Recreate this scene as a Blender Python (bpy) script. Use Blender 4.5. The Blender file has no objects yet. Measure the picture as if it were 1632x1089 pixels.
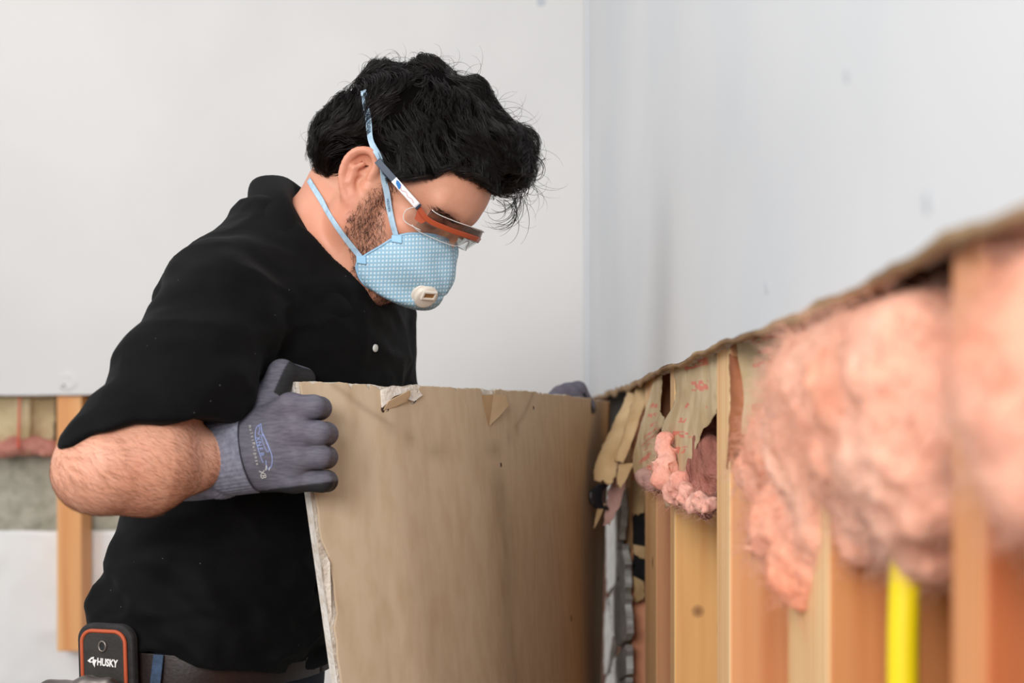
import bpy, bmesh, math, random
import numpy as np
from mathutils import Vector, Matrix
rng = np.random.default_rng(7)
random.seed(7)
C = bpy.context.scene.collection
sc = bpy.context.scene

# ---------------------------------------------------------------- camera
F, CZ, HY, CX = 2267.0, 1.22, 687.0, 816.0      # focal length in pixels (image 1632 x 1089), camera height, horizon row
cam = bpy.data.objects.new('camera', bpy.data.cameras.new('camera'))
C.objects.link(cam)
cam.location = (0, 0, CZ)
cam.rotation_euler = (math.pi / 2, 0, 0)
cam.data.sensor_width = 36.0
cam.data.lens = 36.0 * F / 1632.0
cam.data.shift_y = (HY - 544.5) / 1632.0
cam.data.clip_start = 0.05
cam.data.dof.use_dof = True
cam.data.dof.focus_distance = 1.62
cam.data.dof.aperture_fstop = 4.4
sc.camera = cam

# ---------------------------------------------------------------- light and exposure
def srgb(r, g, b):
    def f(v):
        v /= 255.0
        return v / 12.92 if v <= 0.04045 else ((v + 0.055) / 1.055) ** 2.4
    return (f(r), f(g), f(b), 1.0)

w = bpy.data.worlds.new('world'); sc.world = w; w.use_nodes = True
bg = w.node_tree.nodes['Background']
bg.inputs['Color'].default_value = (0.97, 0.98, 1.0, 1)
bg.inputs['Strength'].default_value = 0.55

def area(name, loc, target, size, power, color=(1, 1, 1)):
    l = bpy.data.lights.new(name, 'AREA'); l.shape = 'RECTANGLE'
    l.size, l.size_y = size; l.energy = power; l.color = color
    o = bpy.data.objects.new(name, l); C.objects.link(o)
    o.location = loc
    o.rotation_euler = (Vector(target) - Vector(loc)).to_track_quat('-Z', 'Y').to_euler()
    return o
area('added_key', (-0.8, -1.5, 2.0), (-0.05, 2.0, 1.25), (1.1, 1.0), 63, (1.0, 0.975, 0.95))  # unseen soft key added behind the camera, not a window
area('added_wall_fill', (-1.9, 0.9, 3.0), (-0.9, 3.4, 1.4), (1.8, 1.8), 24, (1.0, 0.98, 0.96))  # added fill to brighten the back wall's left; no ceiling is built
vs = sc.view_settings
vs.view_transform = 'Standard'; vs.look = 'None'; vs.gamma = 1.0; vs.use_curve_mapping = False
vs.exposure = 0.15
sc.cycles.max_bounces = 8; sc.cycles.transparent_max_bounces = 32
sc.cycles.use_denoising = True

# ---------------------------------------------------------------- helpers: placing
def P(px, py, Y):
    """a point seen at pixel (px, py) of the photograph that stands Y metres in front of the camera"""
    return np.array([(px - CX) / F * Y, Y, CZ + (HY - py) / F * Y])

def nrm(v):
    v = np.asarray(v, float); return v / np.linalg.norm(v)

ORG = {}
def empty(name, loc, label=None, cat=None, group=None, kind=None):
    o = bpy.data.objects.new(name, None); C.objects.link(o)
    o.location = tuple(float(x) for x in loc); o.empty_display_size = 0.05
    ORG[o.name] = np.array(loc, float)
    tag(o, label, cat, group, kind)
    return o

def tag(o, label=None, cat=None, group=None, kind=None):
    if label: o['label'] = label
    if cat: o['category'] = cat
    if group: o['group'] = group
    if kind: o['kind'] = kind
    return o

def obj(name, verts, faces, mat=None, parent=None, smooth=True, col=None, uv=None, base=None):
    """one mesh object from world coordinates; a child keeps its parent's origin"""
    v = np.asarray(verts, float).reshape(-1, 3)
    if parent is not None: org = ORG[parent.name]
    elif base is not None: org = np.array(base, float)
    else: org = np.zeros(3)
    me = bpy.data.meshes.new(name)
    if isinstance(faces, np.ndarray):
        nf, k = faces.shape
        me.vertices.add(len(v)); me.vertices.foreach_set('co', (v - org).astype(np.float32).ravel())
        me.loops.add(nf * k); me.loops.foreach_set('vertex_index', faces.astype(np.int32).ravel())
        me.polygons.add(nf); me.polygons.foreach_set('loop_start', np.arange(0, nf * k, k, dtype=np.int32))
        me.update(calc_edges=True); me.validate()
    else:
        me.from_pydata((v - org).tolist(), [], [list(f) for f in faces])
    if smooth: me.polygons.foreach_set('use_smooth', np.ones(len(me.polygons), dtype=bool))
    if col is not None:
        a = me.color_attributes.new('Col', 'FLOAT_COLOR', 'POINT')
        cc = np.ones((len(v), 4), np.float32); cc[:, :3] = col
        a.data.foreach_set('color', cc.ravel())
    if uv is not None:
        l = me.uv_layers.new(name='UVMap')
        idx = np.zeros(len(me.loops), np.int32); me.loops.foreach_get('vertex_index', idx)
        l.data.foreach_set('uv', np.asarray(uv, np.float32)[idx].ravel())
    o = bpy.data.objects.new(name, me); C.objects.link(o)
    if mat is not None: me.materials.append(mat)
    if parent is not None: o.parent = parent
    else: o.location = tuple(org)
    ORG[o.name] = org
    return o

def modifier_bevel(o, width, seg=2):
    m = o.modifiers.new('bevel', 'BEVEL'); m.width = width; m.segments = seg; m.limit_method = 'ANGLE'; m.angle_limit = 0.6
    return o

def box_vf(x0, x1, y0, y1, z0, z1):
    v = [(x0, y0, z0), (x1, y0, z0), (x1, y1, z0), (x0, y1, z0), (x0, y0, z1), (x1, y0, z1), (x1, y1, z1), (x0, y1, z1)]
    f = [(0, 3, 2, 1), (4, 5, 6, 7), (0, 1, 5, 4), (1, 2, 6, 5), (2, 3, 7, 6), (3, 0, 4, 7)]
    return v, f

def grid_faces(n, m, close_u=False, off=0):
    i, j = np.meshgrid(np.arange(n if close_u else n - 1), np.arange(m - 1), indexing='ij')
    i2 = (i + 1) % n
    return (np.stack([i * m + j, i2 * m + j, i2 * m + j + 1, i * m + j + 1], -1).reshape(-1, 4) + off)

def catmull(pts, n):
    pts = np.asarray(pts, float)
    q = np.vstack([2 * pts[0] - pts[1], pts, 2 * pts[-1] - pts[-2]])
    t = np.linspace(0, len(pts) - 1, n); i = np.minimum(t.astype(int), len(pts) - 2); u = (t - i)[:, None]
    a, b, c, d = q[i], q[i + 1], q[i + 2], q[i + 3]
    return 0.5 * (2 * b + (c - a) * u + (2 * a - 5 * b + 4 * c - d) * u ** 2 + (3 * b - a - 3 * c + d) * u ** 3)

def tube_vf(pts, rad, k=8, cap=True):
    pts = np.asarray(pts, float); n = len(pts); rad = np.broadcast_to(rad, n)
    t = np.gradient(pts, axis=0); t /= np.linalg.norm(t, axis=1)[:, None] + 1e-12
    up = np.array([0, 0, 1.0]) if abs(t[0][2]) < 0.9 else np.array([1.0, 0, 0])
    V = []
    for i in range(n):
        s = np.cross(t[i], up); s /= np.linalg.norm(s) + 1e-12; up = np.cross(s, t[i])
        a = np.arange(k) * 2 * math.pi / k
        V.append(pts[i] + rad[i] * (np.cos(a)[:, None] * s + np.sin(a)[:, None] * up))
    V = np.vstack(V)
    fs = []
    for i in range(n - 1):
        for j in range(k):
            fs.append((i * k + j, i * k + (j + 1) % k, (i + 1) * k + (j + 1) % k, (i + 1) * k + j))
    if cap:
        fs.append(tuple(range(k))[::-1]); fs.append(tuple((n - 1) * k + j for j in range(k)))
    return V, fs

# ---------------------------------------------------------------- helpers: noise and distance fields
def _hash(i, j, k, s):
    h = (i * np.uint32(374761393) + j * np.uint32(668265263) + k * np.uint32(2246822519) + np.uint32(s * 3266489917 & 0xffffffff))
    h = (h ^ (h >> np.uint32(13))) * np.uint32(1274126177)
    h = h ^ (h >> np.uint32(16))
    return (h & np.uint32(0xffffff)).astype(np.float32) / np.float32(0x7fffff) - 1
def vnoise(Q, s=0):
    Q = np.asarray(Q, np.float32); b = np.floor(Q); f = Q - b; f = f * f * (3 - 2 * f)
    b = b.astype(np.int64).astype(np.uint32); x, y, z = b[..., 0], b[..., 1], b[..., 2]; o = np.uint32(1)
    fx, fy, fz = f[..., 0], f[..., 1], f[..., 2]
    with np.errstate(over='ignore'):
        def c(i, j, k): return _hash(x + o * np.uint32(i), y + o * np.uint32(j), z + o * np.uint32(k), s)
        x00 = c(0,0,0) * (1-fx) + c(1,0,0) * fx; x10 = c(0,1,0) * (1-fx) + c(1,1,0) * fx
        x01 = c(0,0,1) * (1-fx) + c(1,0,1) * fx; x11 = c(0,1,1) * (1-fx) + c(1,1,1) * fx
    return (x00 * (1-fy) + x10 * fy) * (1-fz) + (x01 * (1-fy) + x11 * fy) * fz
def fbm(Q, o=4, s=0):
    Q = np.asarray(Q, np.float32); r = 0; a = 0.5
    for i in range(o): r = r + a * vnoise(Q * (2.03 ** i), s + i); a *= 0.5
    return r

def cone(Q, a, b, r1, r2):
    a = np.asarray(a, np.float32); b = np.asarray(b, np.float32); ba = b - a; pa = Q - a
    h = np.clip(pa @ ba / max(float(ba @ ba), 1e-12), 0, 1)
    return np.linalg.norm(pa - h[:, None] * ba, axis=1) - (r1 + (r2 - r1) * h)
def ell(Q, c, r, R=None):
    p = Q - np.asarray(c, np.float32)
    if R is not None: p = p @ np.asarray(R, np.float32).T      # rows of R are the axes
    r = np.asarray(r, np.float32)
    k0 = np.linalg.norm(p / r, axis=1); k1 = np.linalg.norm(p / (r * r), axis=1)
    return k0 * (k0 - 1) / np.maximum(k1, 1e-6)
def smin(a, b, k):
    h = np.clip(0.5 + 0.5 * (b - a) / k, 0, 1)
    return b * (1 - h) + a * h - k * h * (1 - h)
def smax(a, b, k): return -smin(-a, -b, k)
def chain(Q, pts, rad, k=0.01):
    d = None
    for i in range(len(pts) - 1):
        e = cone(Q, pts[i], pts[i + 1], rad[i], rad[i + 1])
        d = e if d is None else smin(d, e, k)
    return d
def sstep(a, b, x):
    t = np.clip((x - a) / (b - a), 0, 1); return t * t * (3 - 2 * t)

def sdf_mesh(f, lo, hi, h, B=8, slack=1.25):
    lo = np.asarray(lo, np.float32); hi = np.asarray(hi, np.float32)
    nb = np.maximum(np.ceil((hi - lo) / (h * B)).astype(int), 1)
    bi = np.stack(np.meshgrid(*[np.arange(n) for n in nb], indexing='ij'), -1).reshape(-1, 3)
    cen = lo + (bi + 0.5) * (h * B)
    def ev(Q):
        return np.concatenate([f(Q[i:i + 400000].astype(np.float32)) for i in range(0, len(Q), 400000)])
    d = ev(cen)
    bi = bi[np.abs(d) < 0.866 * h * B * slack + 2 * h]
    g = np.stack(np.meshgrid(*[np.arange(B + 1)] * 3, indexing='ij'), -1).reshape(-1, 3)
    dims = nb * B + 2
    keyf = lambda c: (c[:, 0] * dims[1] + c[:, 1]) * dims[2] + c[:, 2]
    cells, vals = [], []
    for s in range(0, len(bi), 500):
        b = bi[s:s + 500]
        pts = lo + (b[:, None, :] * B + g[None]) * h
        v = ev(pts.reshape(-1, 3)).reshape(len(b), B + 1, B + 1, B + 1)
        cs = np.stack([v[:, i:B + i, j:B + j, k:B + k] for i in (0, 1) for j in (0, 1) for k in (0, 1)], -1)
        neg = cs < 0; act = neg.any(-1) & ~neg.all(-1)
        w = np.argwhere(act)
        cells.append(b[w[:, 0]] * B + w[:, 1:]); vals.append(cs[act])
    cells = np.vstack(cells); vals = np.vstack(vals)
    key = keyf(cells); o = np.argsort(key); key = key[o]; cells = cells[o]; vals = vals[o]
    corner = np.array([(i, j, k) for i in (0, 1) for j in (0, 1) for k in (0, 1)], np.float32)
    acc = np.zeros((len(cells), 3), np.float32); cnt = np.zeros(len(cells), np.float32)
    for a in range(8):
        for b in range(a + 1, 8):
            if np.abs(corner[a] - corner[b]).sum() != 1: continue
            va, vb = vals[:, a], vals[:, b]; m = (va < 0) != (vb < 0)
            t = va[m] / (va[m] - vb[m])
            acc[m] += corner[a] + t[:, None] * (corner[b] - corner[a]); cnt[m] += 1
    V = lo + (cells + acc / cnt[:, None]) * h
    faces = []
    for ax in range(3):
        cidx = 4 >> ax
        m = (vals[:, 0] < 0) != (vals[:, cidx] < 0)
        c = cells[m]; s0 = vals[m, 0] < 0
        u, v = [(1, 2), (2, 0), (0, 1)][ax]
        eu = np.zeros(3, int); eu[u] = 1; evv = np.zeros(3, int); evv[v] = 1
        ids = []; ok = np.ones(len(c), bool)
        for cc in (c, c - eu, c - eu - evv, c - evv):
            k = keyf(cc); i = np.clip(np.searchsorted(key, k), 0, len(key) - 1)
            ok &= key[i] == k; ids.append(i)
        q = np.stack(ids, 1)
        q[~s0] = q[~s0][:, ::-1]
        faces.append(q[ok])
    return V.astype(np.float64), np.vstack(faces)

def grad(f, Q, e=0.0008):
    Q = np.asarray(Q, np.float32); g = np.zeros_like(Q)
    for i in range(3):
        d = np.zeros(3, np.float32); d[i] = e
        g[:, i] = f(Q + d) - f(Q - d)
    return g / (np.linalg.norm(g, axis=1)[:, None] + 1e-9)

def strands_vf(paths, rad, k=3):
    """paths (n, m, 3): a tapered thin tube for each"""
    paths = np.asarray(paths, float); n, m, _ = paths.shape
    t = np.gradient(paths, axis=1); t /= np.linalg.norm(t, axis=2)[..., None] + 1e-12
    ref = np.where(np.abs(t[..., 2:3]) < 0.9, np.array([0, 0, 1.0]), np.array([1.0, 0, 0]))
    s = np.cross(t, ref); s /= np.linalg.norm(s, axis=2)[..., None] + 1e-12; u = np.cross(s, t)
    taper = 1 - 0.85 * np.linspace(0, 1, m) ** 2
    r = (np.broadcast_to(np.asarray(rad, float).reshape(-1, 1), (n, m)) * taper)[..., None]
    V = np.stack([paths + r * (math.cos(a) * s + math.sin(a) * u) for a in np.arange(k) * 2 * math.pi / k], 2).reshape(-1, 3)
    i, j, l = np.meshgrid(np.arange(n), np.arange(m - 1), np.arange(k), indexing='ij')
    b = (i * m + j) * k; l2 = (l + 1) % k
    fs = np.stack([b + l, b + l2, b + k + l2, b + k + l], -1).reshape(-1, 4)
    return V, fs

# ---------------------------------------------------------------- helpers: materials
def mat(name, color, rough=0.6, col2=None, noise=8.0, stretch=(1, 1, 1), detail=4, lo=0.35, hi=0.65, bump=0.0, bscale=80.0, bstretch=None,
        vcol=False, metal=0.0, spec=0.5, sss=0.0, sheen=0.0, coat=0.0, bdist=0.002):
    m = bpy.data.materials.new(name); m.use_nodes = True
    nt = m.node_tree; N = nt.nodes; L = nt.links; b = N['Principled BSDF']
    b.inputs['Roughness'].default_value = rough; b.inputs['Metallic'].default_value = metal
    b.inputs['Specular IOR Level'].default_value = spec
    if sheen: b.inputs['Sheen Weight'].default_value = sheen
    if coat: b.inputs['Coat Weight'].default_value = coat; b.inputs['Coat Roughness'].default_value = 0.25
    tc = N.new('ShaderNodeTexCoord')
    def coords(st):
        mp = N.new('ShaderNodeMapping'); mp.inputs['Scale'].default_value = st
        L.new(tc.outputs['Object'], mp.inputs['Vector']); return mp.outputs['Vector']
    out = None
    if vcol:
        a = N.new('ShaderNodeVertexColor'); a.layer_name = 'Col'; out = a.outputs['Color']
    if col2 is not None:
        n = N.new('ShaderNodeTexNoise'); n.inputs['Scale'].default_value = noise; n.inputs['Detail'].default_value = detail
        L.new(coords(stretch), n.inputs['Vector'])
        r = N.new('ShaderNodeMapRange'); r.inputs['From Min'].default_value = lo; r.inputs['From Max'].default_value = hi
        L.new(n.outputs['Fac'], r.inputs['Value'])
        mx = N.new('ShaderNodeMix'); mx.data_type = 'RGBA'
        L.new(r.outputs['Result'], mx.inputs['Factor'])
        if vcol:
            mx.blend_type = 'MULTIPLY'; L.new(out, mx.inputs['A']); mx.inputs['B'].default_value = col2
        else:
            mx.inputs['A'].default_value = color; mx.inputs['B'].default_value = col2
        out = mx.outputs['Result']
    if out is not None: L.new(out, b.inputs['Base Color'])
    else: b.inputs['Base Color'].default_value = color
    if sss:
        b.inputs['Subsurface Weight'].default_value = sss; b.inputs['Subsurface Scale'].default_value = 0.006
        b.inputs['Subsurface Radius'].default_value = (1.0, 0.35, 0.2)
    if bump:
        n2 = N.new('ShaderNodeTexNoise'); n2.inputs['Scale'].default_value = bscale; n2.inputs['Detail'].default_value = 5
        L.new(coords(bstretch or (1, 1, 1)), n2.inputs['Vector'])
        bp = N.new('ShaderNodeBump'); bp.inputs['Strength'].default_value = bump; bp.inputs['Distance'].default_value = bdist
        L.new(n2.outputs['Fac'], bp.inputs['Height']); L.new(bp.outputs['Normal'], b.inputs['Normal'])
    return m
# ================================================================ the setting
M_paint = mat('white_wall_paint', srgb(226, 224, 222), 0.45, srgb(219, 217, 216), 2.2, bump=0.06, bscale=140, bdist=0.001)
M_paint_side = mat('white_side_wall_paint', srgb(226, 228, 230), 0.5, srgb(216, 220, 224), 2.2, (1, 0.8, 0.9), bump=0.05, bscale=120, bdist=0.001)
M_gyp_edge = mat('torn_wallboard_edge', srgb(150, 125, 105), 0.9, srgb(196, 188, 176), 60, bump=0.6, bscale=200)
M_brown_paper = mat('brown_paper', srgb(176, 146, 108), 0.85, srgb(150, 118, 86), 14, bump=0.15, bscale=160)
M_concrete = mat('concrete', srgb(190, 186, 170), 0.9, srgb(150, 148, 132), 30, lo=0.4, hi=0.75, bump=0.5, bscale=70)
M_floor = mat('concrete_floor', srgb(150, 146, 140), 0.8, srgb(120, 116, 110), 6)
M_sheath = mat('plywood_sheathing', srgb(110, 66, 42), 0.8, srgb(70, 42, 30), 5, (1, 1, 0.3))
def wood(name, a, b_, sc_=26.0, rough=0.6):
    m = mat(name, a, rough, b_, sc_, (1, 1, 0.05), 6, 0.36, 0.66, bump=0.15, bscale=90, bstretch=(1, 1, 0.04))
    nt = m.node_tree; N = nt.nodes; L = nt.links; b = N['Principled BSDF']
    tc = [x for x in N if x.type == 'TEX_COORD'][0]; prev = b.inputs['Base Color'].links[0].from_socket
    # growth rings and a few knots
    mp = N.new('ShaderNodeMapping'); mp.inputs['Scale'].default_value = (1, 1, 0.06); L.new(tc.outputs['Object'], mp.inputs['Vector'])
    wv = N.new('ShaderNodeTexWave'); wv.wave_type = 'RINGS'; wv.rings_direction = 'Z'; wv.inputs['Scale'].default_value = 22; wv.inputs['Distortion'].default_value = 5
    wv.inputs['Detail'].default_value = 3; L.new(mp.outputs['Vector'], wv.inputs['Vector'])
    mx = N.new('ShaderNodeMix'); mx.data_type = 'RGBA'; mx.blend_type = 'MULTIPLY'
    r = N.new('ShaderNodeMapRange'); r.inputs['To Max'].default_value = 0.38; L.new(wv.outputs['Fac'], r.inputs['Value'])
    L.new(r.outputs['Result'], mx.inputs['Factor']); L.new(prev, mx.inputs['A']); mx.inputs['B'].default_value = srgb(226, 168, 120)
    vo = N.new('ShaderNodeTexVoronoi'); vo.inputs['Scale'].default_value = 9; L.new(tc.outputs['Object'], vo.inputs['Vector'])
    kr = N.new('ShaderNodeMapRange'); kr.inputs['From Min'].default_value = 0.10; kr.inputs['From Max'].default_value = 0.03; L.new(vo.outputs['Distance'], kr.inputs['Value'])
    mk = N.new('ShaderNodeMix'); mk.data_type = 'RGBA'; L.new(kr.outputs['Result'], mk.inputs['Factor'])
    L.new(mx.outputs['Result'], mk.inputs['A']); mk.inputs['B'].default_value = srgb(120, 72, 40)
    L.new(mk.outputs['Result'], b.inputs['Base Color'])
    return m
M_wood_y = wood('yellow_pine', srgb(242, 190, 122), srgb(230, 164, 94))
M_wood_o = wood('orange_fir', srgb(234, 166, 112), srgb(220, 142, 88))
M_wood_p = wood('pink_fir', srgb(236, 176, 138), srgb(220, 150, 112))
M_wood_g = wood('weathered_fir', srgb(206, 158, 116), srgb(178, 126, 88))
M_wood_pale = wood('front_lit_wood', srgb(250, 216, 164), srgb(242, 196, 140))
M_wood_b = wood('honey_fir', srgb(246, 190, 130), srgb(236, 166, 104))
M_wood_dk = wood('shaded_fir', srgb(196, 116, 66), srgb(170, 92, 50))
M_wood_m = wood('reddish_fir', srgb(216, 148, 90), srgb(198, 124, 68))

RW = 0.188                       # the right wall's painted face
BW = 3.59                        # the back wall's painted face
WT = 0.0127                      # wallboard thickness
CUT = 1.2995
SHX = RW + WT + 0.089            # sheathing behind the studs

fl = obj('floor', *box_vf(-3.4, SHX + 0.02, -1.6, 3.78, -0.06, 0.0), M_floor, smooth=False); tag(fl, kind='structure')

def torn_board(name, axis, a0, a1, zt, zb, d0, d1, mats, parent, seed, n=500, amp=0.006):
    """a wallboard sheet with an irregular torn lower edge; axis 'y' runs in depth, 'x' across"""
    t = np.linspace(a0, a1, n)
    q = np.stack([t * 0, t, t * 0], 1)
    e1 = zb + amp * 1.5 * fbm(q * 5, 4, seed) + amp * 0.5 * fbm(q * 23, 3, seed + 5) * np.clip(fbm(q * 3, 2, seed + 7) * 3 + .5, 0, 1)
    e2 = e1 - 0.002 - 0.006 * np.abs(fbm(q * 25, 4, seed + 9))
    rows = []
    for d, e in ((d0, e1), (d0 + (d1 - d0) * 0.5, e1 - 0.002), (d1, e2)):
        for z in (None,):
            rows.append(np.stack([np.full(n, d), t, e], 1) if axis == 'y' else np.stack([t, np.full(n, d), e], 1))
    for d in (d1, d0):
        r = rows[2 if d == d1 else 0].copy(); r[:, 2] = zt; rows.append(r)
    V = np.stack(rows, 1)        # order: front low, mid low, back low, back top, front top
    m = 5
    fs, mi = [], []
    for i in range(n - 1):
        for j in range(m):
            j2 = (j + 1) % m
            fs.append((i * m + j, i * m + j2, (i + 1) * m + j2, (i + 1) * m + j)); mi.append(1 if j in (0, 1) else 0)
    fs.append(tuple(range(m))[::-1]); fs.append(tuple((n - 1) * m + j for j in range(m))); mi += [0, 0]
    o = obj(name, V.reshape(-1, 3), fs, mats[0], parent, smooth=False)
    o.data.materials.append(mats[1]); o.data.polygons.foreach_set('material_index', np.array(mi, np.int32))
    return o, t, e1

# ---- right wall: wallboard above the cut, studs, sheathing
wr, ty, te = torn_board('wall_right', 'y', -1.4, BW, 2.75, CUT, RW, RW + WT, (M_paint_side, M_gyp_edge), None, 3, n=900)
tag(wr, kind='structure')
# smudges and dents on the painted face
nt = M_paint_side.node_tree
obj('sheathing', *box_vf(SHX, SHX + 0.02, -1.4, BW + 0.1, 0, 2.75), M_sheath, wr, smooth=False)
# brown torn paper hanging from the cut edge
n = 420; t = np.linspace(0.35, 3.5, n); q = np.stack([t, t * 0, t * 0], 1)
drop = 0.004 + 0.016 * np.clip(fbm(q * 3.3, 4, 21) + 0.2, 0, 1) + 0.004 * np.abs(fbm(q * 17, 3, 5)) * np.clip(t - .6, 0, 1)
zt = np.interp(t, ty, te)
out = RW + 0.001 - 0.005 * np.clip(fbm(q * 5, 3, 31) + .2, 0, 1)
rows = [np.stack([np.full(n, RW + 0.0005), t, zt + 0.0015], 1), np.stack([out, t, zt - drop * 0.5], 1), np.stack([out + 0.003 + 0.003 * fbm(q * 9, 3, 8), t, zt - drop], 1)]
V = np.stack(rows, 1).reshape(-1, 3)
tp = obj('torn_paper', V, grid_faces(n, 3), M_brown_paper, wr)
m_ = tp.modifiers.new('thick', 'SOLIDIFY'); m_.thickness = 0.0006

def stud(x0, x1, y0, y1, z0, z1, m, parent, twist=0.0):
    o = obj('stud', *box_vf(x0, x1, y0, y1, z0, z1), m, parent, smooth=False)
    o.data.materials.append(M_wood_pale)                      # brighter light on the narrow face, put in as paler wood
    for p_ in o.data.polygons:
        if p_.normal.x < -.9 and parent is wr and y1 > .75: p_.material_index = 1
    modifier_bevel(o, 0.0025, 2); return o
SX = RW + WT
def sy(px): return (SX * F) / (px - CX)
for (pl, pr, m_) in ((1515, 1570, M_wood_p), (1255, 1320, M_wood_y), (1142, 1163, M_wood_y), (1068, 1075, M_wood_y), (1028, 1046, M_wood_p), (998, 1007, M_wood_p)):
    o = stud(SX, SHX, sy(pr), sy(pl), 0.04, 2.7, m_, wr)
    if pl == 1142: o.data.materials[0] = M_wood_o
    if pl == 1255: o.data.materials[0] = M_wood_m
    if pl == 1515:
        o.data.materials[0] = M_wood_dk; o.data.materials[1] = M_wood_o  # near stud's shadow painted as darker wood sides, lighter front
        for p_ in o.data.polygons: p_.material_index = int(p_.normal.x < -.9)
    if pl == 1028: o.data.materials[0] = M_wood_g
stud(SX, SHX, 3.50, 3.59, 0.04, 2.7, M_wood_dk, wr)
stud(SX, SHX, 0.28, 0.32, 0.04, 2.7, M_wood_o, wr)
obj('bottom_plate', *box_vf(SX, SHX, -1.4, BW, 0.0, 0.04), M_wood_o, wr, smooth=False)

# ---- back wall: concrete, furring studs, wallboard above the cut
wb = obj('wall_back', *box_vf(-3.4, SHX + 0.02, 3.72, 3.80, 0, 2.75), M_concrete, smooth=False); tag(wb, kind='structure')
dw, _, _ = torn_board('wallboard', 'x', -3.4, RW, 2.75, 1.311, BW, BW + WT, (M_paint, M_gyp_edge), wb, 40, n=500, amp=0.003)
for xl in (-1.976, -1.153, -0.746, -0.34):
    z0 = 0.661 if xl == -1.153 else 0.0
    stud(xl, xl + 0.0625, BW + WT, 3.692, z0, 2.7, M_wood_b, wb)
# corner bead: a slim rounded plaster strip where the walls meet
tr = obj('trim_1', *box_vf(RW - 0.006, RW + 0.001, BW - 0.10, BW, 1.315, 2.75), M_paint_side, smooth=False); tag(tr, kind='structure')
modifier_bevel(tr, 0.003, 2)
# screw heads and patched dents
def dent(cx, cy, cz, r, parent, axis, m):
    a = np.linspace(0, 2 * math.pi, 14, endpoint=False); V = [(0, 0, 0.35)]
    for k, (rr, hh) in enumerate(((0.45, 0.25), (0.75, 0.6), (1.0, 0.0))):
        V += [(rr * math.cos(x) * (1 + 0.12 * math.sin(3 * x + k)), rr * math.sin(x), hh) for x in a]
    V = np.array(V) * np.array([r, r, r * 0.22])
    W = np.stack([V[:, 0], -V[:, 2], V[:, 1]], 1) if axis == 'y' else np.stack([-V[:, 2], V[:, 0], V[:, 1]], 1)
    fs = [(0, 1 + i, 1 + (i + 1) % 14) for i in range(14)]
    for k in range(2):
        fs += [(1 + k * 14 + i, 1 + (k + 1) * 14 + i, 1 + (k + 1) * 14 + (i + 1) % 14, 1 + k * 14 + (i + 1) % 14) for i in range(14)]
    return obj('screw_dimple', W + np.array([cx, cy, cz]), fs, m, parent)
M_dark = mat('dark_metal', srgb(60, 58, 58), 0.5)
M_dimple = mat('filled_dimple', srgb(196, 200, 205), 0.6)
p = P(108, 608, BW); dent(p[0], BW, p[2], 0.026, wb, 'y', M_paint)
p = P(101, 616, BW); dent(p[0], BW - .002, p[2], 0.006, wb, 'y', M_dark)
p = P(862, 3, BW); dent(p[0], BW, p[2], 0.012, wb, 'y', M_dimple)
for (px, py, r) in ((1478, 322, 0.006), (1222, 458, 0.006), (1350, 120, 0.005)):
    Y = RW * F / (px - CX); p = P(px, py, Y); dent(RW, Y, p[2], r, wr, 'x', M_dimple)
# ================================================================ the loosened wallboard sheet
M_face = mat('aged_paper_face', srgb(192, 166, 132), 0.8, srgb(172, 144, 110), 3.2, (1, 1, 0.45), 6, 0.36, 0.7, bump=0.08, bscale=220, bdist=0.0008)
M_gyp = mat('crumbling_gypsum', srgb(226, 216, 202), 0.95, srgb(176, 156, 134), 55, lo=0.45, hi=0.8, bump=0.9, bscale=240, bdist=0.003)
M_gyp_w = mat('fresh_gypsum', srgb(238, 232, 224), 0.95, srgb(214, 202, 188), 60, bump=0.7, bscale=200, bdist=0.003)
M_flap = mat('folded_paper', srgb(206, 178, 142), 0.8, srgb(188, 158, 122), 20, bump=0.1, bscale=150)
BZ = 1.2715
_ctl = catmull([(470, 1.50), (560, 1.545), (640, 1.60), (760, 1.74), (870, 1.97), (930, 2.22), (962, 2.42), (972, 2.56)], 400)
_bx = (_ctl[:, 0] - CX) / F * _ctl[:, 1]; _by = _ctl[:, 1]
_len = np.concatenate([[0], np.cumsum(np.hypot(np.diff(_bx), np.diff(_by)))]); BL = _len[-1]
def board_pt(s, z, off=0.0):
    """s 0..1 along the sheet, z height, off behind the face"""
    s = np.asarray(s, float); z = np.asarray(z, float); l = s * BL
    x = np.interp(l, _len, _bx); y = np.interp(l, _len, _by)
    e = 0.01; dx = np.interp(l + e, _len, _bx) - np.interp(l - e, _len, _bx); dy = np.interp(l + e, _len, _by) - np.interp(l - e, _len, _by)
    m = np.hypot(dx, dy) + 1e-9; nx, ny = -dy / m, dx / m          # points away from the camera side
    d = BZ - z
    x = x + d * (0.142 + (-0.040 - 0.142) * s) + nx * off
    return np.stack([x, y + ny * off, z], -1)
def board_hit(px, py):
    s = np.linspace(0, 1, 1200)
    Y = board_pt(s, np.full(1200, BZ))[:, 1]; z = CZ + (HY - py) / F * Y
    q = board_pt(s, z); x = CX + F * q[:, 0] / q[:, 1]
    return float(np.interp(px, x, s)), float(np.interp(px, x, z))
def board_s(px):
    return float(np.interp(np.interp(px, _ctl[:, 0], _len), [0, BL], [0, 1]))
bd = empty('wallboard_sheet', board_pt(0.5, 0.0), 'tall brown-faced wallboard sheet being pulled away by gloved hand, crumbling white edge', 'wallboard')
ns, nz, nt_ = 220, 170, 4
S = np.linspace(0, 1, ns)
q = np.stack([S * 9, S * 0, S * 0], 1)
ztop = BZ + 0.0022 * fbm(q * 3, 4, 3) + 0.0012 * fbm(q * 16, 3, 4)
nick = np.zeros(ns)
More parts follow.
